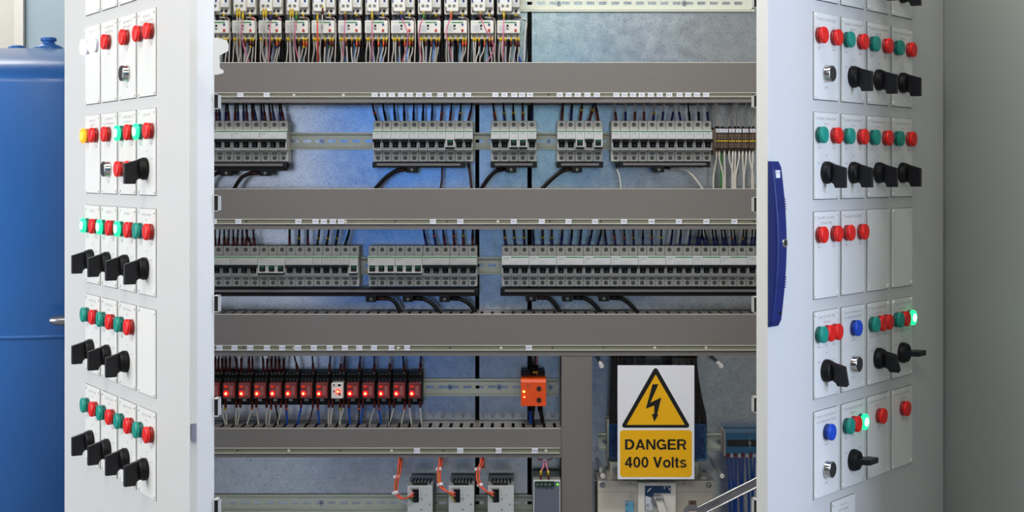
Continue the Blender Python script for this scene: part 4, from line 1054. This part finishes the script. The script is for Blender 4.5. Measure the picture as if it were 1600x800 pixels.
# ------------------------------------------------------------------ orange monitoring device
YO2 = RB-.075
t = thing('monitoring_relay', 'bright orange monitoring relay with two black dials on the relay rail', 'monitoring relay', (X(833.5, YO2), RB, Z(613.3, YO2)))
hw, hh = X(853, YO2)-X(833.5, YO2), (Z(592, YO2)-Z(635, YO2))/2
ob = MB().prism([(-.030, -hh+.001), (-.075, -hh+.0005), (-.0755, hh-.007), (-.073, hh-.002), (-.068, hh), (-.030, hh)], -hw, hw, 'orange', 'x')
ob.text('PHASE', -.010, -.0757, hh-.0130, .0022, 'inkdark').text('RELAY', -.010, -.0757, hh-.0165, .0022, 'inkdark')
obj('housing', ob, t)
sb = MB().box(-hw+.001, hw-.001, -.030, 0, -hh+.004, hh+.010, 'black', .001, 1)
for k in range(5): sb.cyl((-hw+.008+k*.008, -.030, hh+.006), (-hw+.008+k*.008, -.0306, hh+.006), .002, 'black2', 10)
obj('socket', sb, t)
for py in (607.2, 625): obj('dial', MB().cyl((0, 0, 0), (0, -.0012, 0), .0048, mat('dark brown dial', (52, 30, 26), .4), 20).box(-.0004, .0004, -.0015, -.0012, -.004, .004, 'black'), t, (X(842, YO2)-X(833.5, YO2), -.0752, Z(py, YO2)-Z(613.3, YO2)))
obj('indicator', led_mesh('ledy', None, .0020), t, (X(818.6, YO2)-X(833.5, YO2), -.0752, Z(612, YO2)-Z(613.3, YO2)), label='lit yellow indicator')
obj('indicator', led_mesh('led', 'ledcore', .0026), t, (X(819.2, YO2)-X(833.5, YO2), -.0752, Z(620.2, YO2)-Z(613.3, YO2)), label='lit red indicator')
for i, (a, b, m) in enumerate(((827, 830, 'blackwire'), (830, 834, 'blackwire'), (836, 835, 'brownwire'), (838.5, 839, 'pinkwire'))):
    wire([P(a, 550, YQ), P(a, 562, YQ), P(b, 575, YQ), P(b, 586, YQ)], .0017, m, '%s wire, %s from left above the orange relay' % ({'blackwire': 'black', 'brownwire': 'brown', 'pinkwire': 'pink'}[m], ORD[i]), 'wires above the orange relay', [('marker_sleeve', P(b, 570, YQ), P(b, 584, YQ), 'black', .0024), ('marker_band', P(b, 580, YQ-.001), P(b, 583.5, YQ-.001), 'ysleeve', .0026)][:2 if i else 1])
for i, (a, b, m) in enumerate(((826, 828, 'bluewire'), (829.5, 830, 'bluewire'), (834, 833, 'blackwire'), (842, 846, 'blackwire'), (845.5, 849, 'brownwire'))):
    wire([P(a, 632, YQ), P(a, 640, YQ), P(b, 655, YQ), P(b, 676, YQ)], .0019, m, '%s wire, %s from left below the orange relay' % (cn[m], ORD[i]), 'wires below the orange relay', [('marker_sleeve', P(a, 634, YQ), P(a, 642, YQ), 'black', .0026)])

# ------------------------------------------------------------------ power supplies
def psu(xa, xb, i):
    Yp = 2.912; z1 = Z(759, Yp); z0 = z1-.125; x0, x1 = X(xa, Yp), X(xb, Yp); cx = (x0+x1)/2; hw = (x1-x0)/2
    t = thing('power_supply', 'pale metal power supply with perforated top, %s of three at the bottom' % ORD[i], 'power supply', (cx, RB, z0), 0, 'pale power supplies on the bottom rail')
    D = RB-Yp; H = z1-z0
    mb = MB().box(-hw, hw, -D+.001, -.004, 0, H-.0008, 'psutop').box(-hw, hw, -D, -D+.0012, 0, H, 'psu', .0005, 1)
    obj('casing', mb, t)
    gr = MB()
    for k in range(6):
        x = -hw*.72 + k*hw*.27
        gr.box(x, x+hw*.16, -D+.022, -D+.075, H-.0009, H-.0003, 'slot')
    gr.box(-hw*.82, -hw*.76, -D+.03, -D+.06, H-.0009, H-.0003, 'slot')
    for k in range(9): gr.box(-hw*.62, hw*.55, -D+.008+k*.003, -D+.009+k*.003, H-.0009, H-.0004, 'slot')
    obj('vent_grille', gr, t)
    k = MB(); s = Yp/F
    rx = lambda px: (px-xa)*s-hw
    rz = lambda py: H-(py-759)*s
    k.box(rx(xa+8), rx(xa+18), -D-.0004, -D+.0002, rz(785), rz(764.5), 'black'); k.box(rx(xa+5), rx(xa+18), -D-.0002, -D+.0002, rz(767), rz(762), 'psutop')
    for q in range(3): k.cyl((rx(xa+10.5), -D-.0035, rz(770+q*5)), (rx(xa+10.5), -D, rz(770+q*5)), .0019, 'copper', 10)
    obj('mains_terminal', k, t)
    pr = MB().text('L', rx(xa+21), -D-.0002, rz(767.5), .0030, 'inkdark').text('N', rx(xa+21.3), -D-.0002, rz(773.2), .0030, 'inkdark').text('N', rx(xa+29.5), -D-.0002, rz(773.8), .0030, 'sleeve')
    ex, ez = rx(xa+21.5), rz(779.8)
    for q in range(20):
        a0, a1 = 2*PI*q/20, 2*PI*(q+1)/20
        pr.add([(ex+.0035*math.cos(a0), -D-.0002, ez+.0035*math.sin(a0)), (ex+.0035*math.cos(a1), -D-.0002, ez+.0035*math.sin(a1)), (ex+.0030*math.cos(a1), -D-.0002, ez+.0030*math.sin(a1)), (ex+.0030*math.cos(a0), -D-.0002, ez+.0030*math.sin(a0))], [(0, 1, 2, 3)], 'inkdark')
    pr.box(ex-.0002, ex+.0002, -D-.0003, -D, ez, ez+.0024, 'inkdark').box(ex-.0019, ex+.0019, -D-.0003, -D, ez-.0002, ez+.0002, 'inkdark').box(ex-.0011, ex+.0011, -D-.0003, -D, ez-.0012, ez-.0008, 'inkdark')
    for (u, v) in ((35, 788), (22, 796)): pr.cyl((rx(xa+u), -D-.0004, rz(v)), (rx(xa+u), -D, rz(v)), .0018, 'screw', 12)
    obj('printed_marks', pr, t)
psu(636.5, 676, 0); psu(701, 741, 1); psu(762, 803, 2)
def loom(pts, m, label, r=.0016, Y0=2.94, Y1=2.905, bands=()):
    n = len(pts); p = [P(a, b, Y0+(Y1-Y0)*min(1, k/(n-1)*1.3)) for k, (a, b) in enumerate(pts)]
    wire(p, r, m, label, 'supply wires to the power supplies', bands)
    return p
def bundle(i, base, ends, cols, names):
    for j, (m, nm) in enumerate(zip(cols, names)):
        off = (-2.2, 2.2, 0)[j]
        pts = [(a+off*(.9 if k < len(base)-1 else 0), b) for k, (a, b) in enumerate(base)] + [ends[j]]
        loom(pts, m, '%s of the mains wires looping into the %s power supply' % (nm, ORD[i]), .0016, 2.936+(0, .007, .014)[j], 2.903+(0, .006, .008)[j])
R3 = ['redwire', 'redwire', 'gywire']; N3 = ['outer red one', 'inner red one', 'green one']
bundle(0, [(625.5, 708), (625, 722), (623, 740), (619, 757), (620, 771), (628, 779), (638, 777)], [(646.5, 770), (646.5, 775), (646.5, 784)], R3, N3)
bundle(1, [(688.5, 708), (688.5, 722), (686.5, 735), (686, 750), (690, 761), (700, 769)], [(711.5, 770), (711.5, 775), (711.5, 784)], ['redwire', 'redwire', 'ywire'], ['outer red one', 'inner red one', 'yellow one'])
bundle(2, [(753.5, 708), (753, 722), (748, 733), (746.5, 745), (750, 757), (760, 768)], [(772.5, 770), (772.5, 775), (772.5, 782)], R3, N3)
for i, (a, b) in enumerate(((625.5, 716), (688.5, 716), (753.5, 716))):
    setp(obj('sleeve', MB().cyl((0, 0, 0), (0, 0, .030), .0045, 'osleeve', 12), None, tuple(P(a, 731, 2.94))), 'brown cable sheath above the %s power supply' % ORD[i], 'cable sheath', 'brown cable sheaths above the power supplies')
for i, (a, b) in enumerate(((620, 745), (618.5, 770), (686.5, 733), (688.5, 757), (747, 733), (751, 758))):
    Yt = 2.93 if i % 2 == 0 else 2.912
    setp(obj('cable_tie', MB().cyl((-.0045, 0, -.001), (.0045, 0, .001), .0038, 'tag', 14).box(-.007, -.004, -.004, .001, -.002, .002, 'tag'), None, tuple(P(a, b, Yt))), 'white cable tie, %s one on the wires of the %s power supply' % (('upper', 'lower')[i % 2], ORD[i//2]), 'cable tie', 'white cable ties on the red wires')
# fourth, slate-fronted supply
Yp = 2.925; z1 = Z(750, Yp); x0, x1 = X(833, Yp), X(876, Yp); hw = (x1-x0)/2
t = thing('power_supply', 'slate grey power supply with green terminal strip beside the upright duct', 'power supply', ((x0+x1)/2, RB, z1-.13))
H = .13; D = RB-Yp
obj('casing', MB().box(-hw, hw, -D+.004, -.004, 0, H, 'psutop', .001, 1).box(-hw, hw, -D, -D+.004, 0, H-.001, 'psu', .001, 1), t)
fp = MB().box(-hw+.0025, hw-.0025, -D-.0008, -D, 0, H-.003, 'psu2')
for k, s_ in enumerate('+ + - -'.split()): fp.text(s_, -hw+.0085+k*.0095, -D-.001, H-.0170, .0022, 'black', .0020)
obj('front', fp, t)
tm = MB().box(-hw+.004, hw-.0125, -D-.004, -D, H-.0125, H-.002, 'termgreen', .0006, 1)
for k in range(4): tm.cyl((-hw+.0085+k*.0080, -D-.0044, H-.008), (-hw+.0085+k*.0080, -D-.004, H-.008), .0026, 'screw', 12).box(-hw+.0083+k*.008, -hw+.0087+k*.008, -D-.0047, -D-.0043, H-.0100, H-.0060, 'slot')
obj('terminal_strip', tm, t)
obj('indicator', led_mesh('ledg', None, .0018), t, (hw-.0060, -D-.0010, H-.0085))
for i, p in enumerate(([(838, 708), (842, 718), (850, 719), (849, 728), (845.5, 738), (845, 750)], [(868, 708), (862, 717), (856, 719), (853.5, 726), (856.5, 738), (857, 750)])):
    q = [P(a, b, 2.95 if k < 3 else 2.928) for k, (a, b) in enumerate(p)]
    wire(q, .0016, 'pinkwire', '%s pink wire curling into the slate grey power supply' % ('left', 'right')[i], 'pink wires into the slate grey power supply', [('marker_sleeve', P(p[4][0], 735, 2.928), P(p[5][0], 742, 2.928), 'ysleeve', .0024), ('heat_shrink', P(p[5][0], 742, 2.928), P(p[5][0], 748, 2.928), 'sleeve', .0021)])
setp(obj('cable_tie', MB().cyl((-.005, 0, -.001), (.005, 0, .001), .0045, 'tag', 14), None, tuple(P(852, 717, 2.945))), 'white cable tie on the pink wires above the slate grey power supply', 'cable tie')

# ------------------------------------------------------------------ right-hand bay: isolator, blue blocks, shield and danger sign
YI = 2.935
t = thing('isolator_switch', 'warm grey main isolator with square handle plate below the danger sign', 'isolator', (X(1024, YI), BP-.001, .70))
ox, oz = X(1024, YI), .70
x0, x1 = X(934, YI)-ox, X(1116, YI)-ox; zt = Z(751, YI)-oz; D = BP-.001-YI
ib = MB().box(x0, x1, -D, -.01, 0, zt, 'iso', .002, 2)
sx_ = lambda px: X(px, YI)-ox
sz_ = lambda py: Z(py, YI)-oz
for px in (941.3, 1107.5): ib.cyl((sx_(px), -D-.0008, sz_(758)), (sx_(px), -D, sz_(758)), .0052, 'slot', 18).cyl((sx_(px), -D-.0018, sz_(758)), (sx_(px), -D, sz_(758)), .0040, 'bolt', 16).box(sx_(px)-.0025, sx_(px)+.0025, -D-.0022, -D-.0017, sz_(758)-.0005, sz_(758)+.0005, 'slot')
for px in (984.8, 1068.5): ib.cyl((sx_(px), -D-.0003, sz_(755.5)), (sx_(px), -D, sz_(755.5)), .0014, 'slot', 10)
ib.box(x0+.002, x1-.002, -D-.0002, -D, sz_(768.6), sz_(768.2), 'ink')
for k in range(4): ib.box(sx_(983.5+k*2), sx_(984+k*2), -D-.0003, -D, sz_(780), sz_(769.5), 'ink')
ib.box(sx_(1076), sx_(1088), -D-.0006, -D, sz_(798), sz_(782), 'brown').box(sx_(1081), sx_(1082.5), -D-.0009, -D-.0005, sz_(791), sz_(783.5), 'slot')
ib.box(sx_(950), sx_(957), -D+.01, -.02, zt, zt+.006, 'iso').box(sx_(1096), sx_(1104), -D+.01, -.02, zt, zt+.006, 'iso')
obj('housing', ib, t)
for k, px in enumerate((964, 1024, 1086)):
    lg = MB().box(sx_(px-9), sx_(px+9), -.060, -.02, zt, zt+.030, 'iso', .002, 2).cyl((sx_(px), -.0605, zt+.014), (sx_(px), -.064, zt+.014), .0085, 'bolt', 20).cyl((sx_(px), -.064, zt+.014), (sx_(px), -.067, zt+.014), .0055, 'screw', 6)
    obj('terminal_lug', lg, t)
YH2 = YI-.018
hx = lambda px: X(px, YH2)-ox
hz = lambda py: Z(py, YH2)-oz
hd = BP-.001-YH2
hp = MB().box(hx(997), hx(1056.5), -hd, -D, hz(830), hz(753.5), 'isoplate', .002, 2)
hp.box(hx(1006), hx(1049.5), -hd-.0012, -hd, hz(772.5), hz(757), 'isoplate', .0004, 1)
hp.box(hx(1007.5), hx(1047.8), -hd-.0015, -hd, hz(770.5), hz(758.8), 'isoblue').box(hx(1007.5), hx(1021.5), -hd-.0015, -hd, hz(798), hz(770.5), 'isoblue')
hp.prism([(hx(1008.4), hz(774.5)), (hx(1017), hz(777)), (hx(1018), hz(783)), (hx(1021), hz(787)), (hx(1021), hz(797.5)), (hx(1008.4), hz(797.5))], -hd-.0018, -hd-.0015, 'labelwhite')
arc = []
for k in range(9):
    a = PI*(.52+k*.053); arc.append((hx(1019)+.0105*math.cos(a)*1.0, hz(771)+.0115*math.sin(a)))
arc += [(a_+.0022*math.sin(PI*(8-k)/8), b_-.0022*math.sin(PI*(8-k)/8)) for k, (a_, b_) in enumerate(reversed(arc))][1:-1]
hp.prism(arc, -hd-.0018, -hd-.0015, 'labelwhite')
hp.box(hx(1037.2), hx(1038.8), -hd-.0018, -hd-.0015, hz(764), hz(759.5), 'labelwhite').text('ON', hx(1042.5), -hd-.0017, hz(760.3), .0022, 'labelwhite').prism([(hx(1044), hz(762.5)), (hx(1047), hz(762)), (hx(1046), hz(768)), (hx(1045), hz(764.5))], -hd-.0018, -hd-.0015, 'labelwhite')
hp.cyl((hx(1011.7), -hd-.0018, hz(789.3)), (hx(1011.7), -hd-.0021, hz(789.3)), .0027, 'isoblue', 18).cyl((hx(1011.7), -hd-.0021, hz(789.3)), (hx(1011.7), -hd-.0023, hz(789.3)), .0018, 'labelwhite', 18).text('+', hx(1011.7), -hd-.0025, hz(789.3), .0020, 'isoblue').text('OFF', hx(1011.5), -hd-.0021, hz(795), .0020, 'isoblue')
obj('handle_plate', hp, t)
kb = MB().cyl((hx(1027), -hd, hz(781)), (hx(1027), -hd-.008, hz(781)), .0125, 'satin', 26)
kb.prism([(hx(1022), hz(776)), (hx(1034), hz(775)), (hx(1034), hz(779)), (hx(1045), hz(812)), (hx(1034), hz(816)), (hx(1025), hz(785))], -hd-.020, -hd-.006, 'isoplate')
kb.box(hx(1023), hx(1033), -hd-.022, -hd-.020, hz(778.5), hz(773.5), 'satin', .0006, 1)
obj('rotary_handle', kb, t)
bl = MB().box(sx_(977), sx_(990), -D-.010, -D, sz_(820), sz_(782), 'teal', .002, 2)
for a, b in ((979, 788), (987.5, 788), (979, 796.5)): bl.cyl((sx_(a), -D-.0105, sz_(b)), (sx_(a), -D-.010, sz_(b)), .0010, 'isoblue', 8)
bl.cyl((sx_(979.5), -D-.0115, sz_(785)), (sx_(979.5), -D-.010, sz_(785)), .0020, 'bolt', 12)
obj('auxiliary_block', bl, t, label='light blue auxiliary contact block')

# blue distribution blocks
YBk = RB-.055
def blue_block(pa, pb, label):
    x0, x1 = X(pa, YBk), X(pb, YBk); cx = (x0+x1)/2; hw = (x1-x0)/2
    za, zb = Z(721, YBk), Z(662, YBk); h = zb-za
    t = thing('distribution_block', label, 'distribution block', (cx, RB, za), 0, 'blue distribution blocks behind the danger sign')
    obj('base', MB().box(-hw-.002, hw+.002, -.020, 0, -.001, h+.001, 'iso', .001, 1), t)
    b = MB().box(-hw+.002, hw-.002, -.046, -.020, .003, h-.003, 'blueblock', .002, 2)
    for k in range(5):
        for q in range(3): b.cyl((-hw+.008+q*(2*hw-.016)/2, -.046, .010+k*(h-.02)/4), (-hw+.008+q*(2*hw-.016)/2, -.0465, .010+k*(h-.02)/4), .0024, 'bolt' if (k+q) % 2 else 'slot', 10)
    obj('terminal_body', b, t)
    obj('cover', MB().box(-hw, hw, -.054, -.048, 0, h, 'clearblue', .003, 3), t, label='translucent blue cover')
blue_block(951.5, 1000, 'blue distribution block half hidden behind the left edge of the danger sign')
blue_block(1052, 1105, 'blue distribution block half hidden behind the right edge of the danger sign')
x0, x1 = X(1133.5, YBk), X(1215, YBk); za, zb = Z(709, YBk), Z(677, YBk)
t = thing('neutral_terminal', 'dark blue terminal bar with a lightning mark at the right of the bay', 'terminal bar', ((x0+x1)/2, RB, za))
hw = (x1-x0)/2; h = zb-za
nb_ = MB().box(-hw, hw, -.055, -.004, 0, h, 'blueblock', .001, 1).box(-hw+.003, hw, -.0555, -.055, h*.35, h*.68, 'black')
lx0 = X(1171.5, YBk)-(x0+x1)/2
nb_.prism([(lx0+.0010, h*.84), (lx0-.0024, h*.47), (lx0+.0006, h*.52), (lx0-.0012, h*.20), (lx0+.0026, h*.58), (lx0-.0002, h*.54)], -.0562, -.0555, 'tag')
nb_.text('NEUTRAL', lx0+.002, -.0558, h*.92, .0022, 'ink')
obj('body', nb_, t)
obj('end_plate', MB().box(-hw-.0025, -hw, -.056, -.002, -.004, h+.004, 'iso'), t)
for i in range(8):
    px = 1137.5+i*5.9; b = px+R.uniform(-3, 3)+ (3 if i < 3 else 0)
    wire([P(px, 707, YBk+.006), P(px, 718, YBk-.004), P(px+(b-px)*.4, 742, YBk-.006), P(b, 775, YBk-.004), P(b+1, 830, YBk)], .0028, 'bluewire', 'thick blue wire, %s from left under the dark blue terminal bar' % ORD[i],
         'blue wires under the terminal bar', [('ferrule', P(px, 709, YBk-.0005), P(px, 715, YBk-.004), 'tag' if i % 2 else 'lredring', .0032)])
# heavy black cables between the duct and the blue blocks
for i, (a, b) in enumerate(((960, 957), (972, 962), (985, 975), (1003, 985), (1046, 1060), (1064, 1075), (1076, 1088), (1085, 1099))):
    wire([P(a, 548, RB-.03), P(a, 575, RB-.034), P((a+b)/2, 620, RB-.036), P(b, 650, RB-.036), P(b, 668, RB-.034)], .0068, 'blackwire', 'heavy black cable, %s from left going down behind the danger sign' % ORD[i], 'heavy black cables behind the danger sign', (), 'cable', 'cable')
# clear shield on posts with the danger sign
YSH = 2.902
sh_x0, sh_x1 = X(929, YSH), X(1190, YSH)
sh = obj('safety_shield', MB().box(0, sh_x1-sh_x0, -.002, .002, 0, Z(560, YSH)-Z(751, YSH), 'clear'), None, (sh_x0, YSH, Z(751, YSH)), 'clear plastic safety shield holding the danger sign', 'shield')
for i, (a, b) in enumerate(((940, 571.5), (1126.8, 571.5), (941.5, 743.5), (1128.2, 743.5))):
    p = P(a, b, YSH-.004)
    t = thing('shield_post', 'white nylon post at the %s corner of the clear shield' % ('upper left', 'upper right', 'lower left', 'lower right')[i], 'post', (p.x, BP-.001, p.z), 0, 'white posts carrying the clear shield')
    obj('rod', MB().cyl((0, 0, 0), (0, YSH+.002-BP+.001, 0), .0038, 'nylon', 16), t)
    obj('screw_head', MB().cyl((0, YSH-.0025-BP+.001, 0), (0, YSH-.0065-BP+.001, 0), .0044, 'nylon', 18).box(-.0035, .0035, YSH-.0068-BP+.001, YSH-.0064-BP+.001, -.0004, .0004, 'psutop'), t)
YD = YSH-.0045
cx, cz = X(1025, YD), Z(749, YD); s = YD/F
t = thing('danger_sign', 'white and yellow warning sign with lightning triangle reading DANGER 400 Volts', 'sign', (cx, YD, cz))
u = lambda px: (px-1025)*s
v = lambda py: (749-py)*s
obj('board', MB().box(u(965), u(1085), 0, .002, 0, v(571), 'signwhite', .0004, 1), t)
def rounded(pts, r, n=6):
    out = []
    for i, p in enumerate(pts):
        p = Vector(p); a = (Vector(pts[i-1])-p).normalized(); b = (Vector(pts[(i+1) % len(pts)])-p).normalized()
        ang = a.angle(b); d = r/math.tan(ang/2); c = p + (a+b).normalized()*(r/math.sin(ang/2))
        s0, s1 = p+a*d-c, p+b*d-c
        for k in range(n+1):
            q = (s0*(1-k/n)+s1*(k/n)).normalized()*r+c; out.append((q.x, q.y))
    return out
tri = [(u(970), v(669)), (u(1079), v(669)), (u(1024.3), v(575))]
sg = MB().prism(rounded([(u(969.5), v(668.3)), (u(1079.5), v(668.3)), (u(1024.4), v(571.5))], .0045), -.0003, 0, 'signblack')
sg.prism([(u(979), v(663.8)), (u(1070.2), v(663.8)), (u(1024.5), v(585))], -.0005, -.0003, 'signyellow')
bolt = [(1019.5, 600.4), (1028.8, 600.2), (1016.2, 629), (1033.2, 621), (1026.8, 647.5), (1028.8, 647.8), (1022.2, 659), (1018.3, 646.3), (1022, 647), (1022.2, 633.5), (1009, 638.5)]
sg.prism([(u(a), v(b)) for a, b in bolt], -.0007, -.0005, 'signblack')
obj('warning_triangle', sg, t)
pn = MB().prism(rounded([(u(968.8), v(745.2)), (u(1081), v(745.2)), (u(1081), v(672)), (u(968.8), v(672))], .0065), -.0003, 0, 'signyellow')
obj('yellow_panel', pn, t)
def glyphs(mb, text, x0, x1, z0, h, y, m):
    def ring(cx, cy, rx, ry, a0, a1, t):
        n = max(6, int(abs(a1-a0)/12)); out = []
        for k in range(n):
            a, b = math.radians(a0+(a1-a0)*k/n), math.radians(a0+(a1-a0)*(k+1)/n)
            out.append([(cx+rx*math.cos(a), cy+ry*math.sin(a)), (cx+rx*math.cos(b), cy+ry*math.sin(b)), (cx+(rx-t)*math.cos(b), cy+(ry-t*.85)*math.sin(b)), (cx+(rx-t)*math.cos(a), cy+(ry-t*.85)*math.sin(a))])
        return out
    def bx(a, b, c, d): return [[(a, b), (c, b), (c, d), (a, d)]]
    G = {'D': (.94, bx(0, 0, .25, 1)+bx(0, 0, .48, .17)+bx(0, .83, .48, 1)+ring(.46, .5, .48, .5, -90, 90, .25)),
         'A': (.98, [[(0, 0), (.22, 0), (.60, 1), (.38, 1)], [(.98, 0), (.76, 0), (.38, 1), (.60, 1)]]+bx(.2, .2, .78, .36)),
         'N': (.92, bx(0, 0, .21, 1)+bx(.71, 0, .92, 1)+[[(0, 1), (.24, 1), (.92, 0), (.68, 0)]]),
         'G': (1.0, ring(.5, .5, .5, .51, 38, 318, .22)+bx(.54, .38, .98, .54)+bx(.80, .02, .98, .54)),
         'E': (.84, bx(0, 0, .25, 1)+bx(0, 0, .84, .17)+bx(0, .83, .82, 1)+bx(0, .43, .77, .59)),
         'R': (.94, bx(0, 0, .25, 1)+bx(0, .84, .6, 1)+bx(0, .40, .6, .56)+ring(.58, .70, .33, .30, -90, 90, .2)+[[(.48, .48), (.70, .42), (.94, 0), (.69, 0)]]),
         '4': (.74, bx(.42, 0, .63, 1)+bx(0, .21, .76, .37)+[[(0, .26), (0, .40), (.42, 1), (.55, .95), (.18, .32)]]),
         '0': (.72, ring(.36, .5, .36, .51, 0, 360, .2)), ' ': (.28, []),
         'V': (.90, [[(0, 1), (.23, 1), (.56, 0), (.34, 0)], [(.90, 1), (.67, 1), (.34, 0), (.56, 0)]]),
         'o': (.78, ring(.39, .37, .39, .38, 0, 360, .2)), 'l': (.2, bx(0, 0, .2, 1)),
         't': (.42, bx(.11, .06, .31, .94)+bx(0, .60, .42, .74)+bx(.13, 0, .42, .15)),
         's': (.68, ring(.34, .545, .32, .205, 20, 270, .16)+ring(.34, .205, .34, .205, -160, 90, .16))}
    adv = .10; tot = sum(G[c][0]+adv for c in text)-adv; sc = (x1-x0)/tot; x = 0
    for c in text:
        for poly in G[c][1]: mb.add([(x0+(x+a)*sc, y-len(mb.f)*4e-6, z0+b*h) for a, b in poly], [tuple(range(len(poly)))], m)
        x += G[c][0]+adv
    return mb
tx_ = glyphs(glyphs(MB(), 'DANGER', u(976.5), u(1072.5), v(702.5), v(686.3)-v(702.5), -.0005, 'signblack'), '400 Volts', u(976.5), u(1072.5), v(730.3), v(713.8)-v(730.3), -.0005, 'signblack')
obj('lettering', tx_, t)
# spanner across the bottom right corner
YK = 2.880
a, b = P(1092, 799, YK), P(1215, 737, YK)
t = thing('spanner', 'chrome steel spanner leaning across the bottom right of the cabinet', 'spanner', tuple(a))
ang = math.atan2(b.z-a.z, b.x-a.x); L = (b-a).length
t.rotation_euler = (0, -ang, 0)
mb = MB().box(0, L, -.001, .003, -.0085, .0085, 'satin').box(0, L, -.0035, .0045, .0068, .0095, 'chrome', .0008, 2).box(0, L, -.0035, .0045, -.0095, -.0068, 'chrome', .0008, 2)
mb.text('FORGED', .033, -.0012, 0, .0060, mat('recessed steel lettering', (96, 94, 98), .4, .8), .026).text('STEEL', .078, -.0012, 0, .0060, 'psutop', .020)
obj('shaft', mb, t)
rg = MB(); n = 28
for (r0, r1, y0, y1) in ((.0105, .018, -.006, .008),):
    vs = []; fs = []
    for k in range(n):
        q = 2*PI*k/n
        for rr, yy in ((r0, y0), (r1, y0), (r1, y1), (r0, y1)): vs.append((-.014+rr*math.cos(q), yy, rr*math.sin(q)))
    for k in range(n):
        e = (k+1) % n
        for j in range(4): fs.append((k*4+j, k*4+(j+1) % 4, e*4+(j+1) % 4, e*4+j))
    rg.add(vs, fs, 'satin')
obj('ring_end', rg, t)
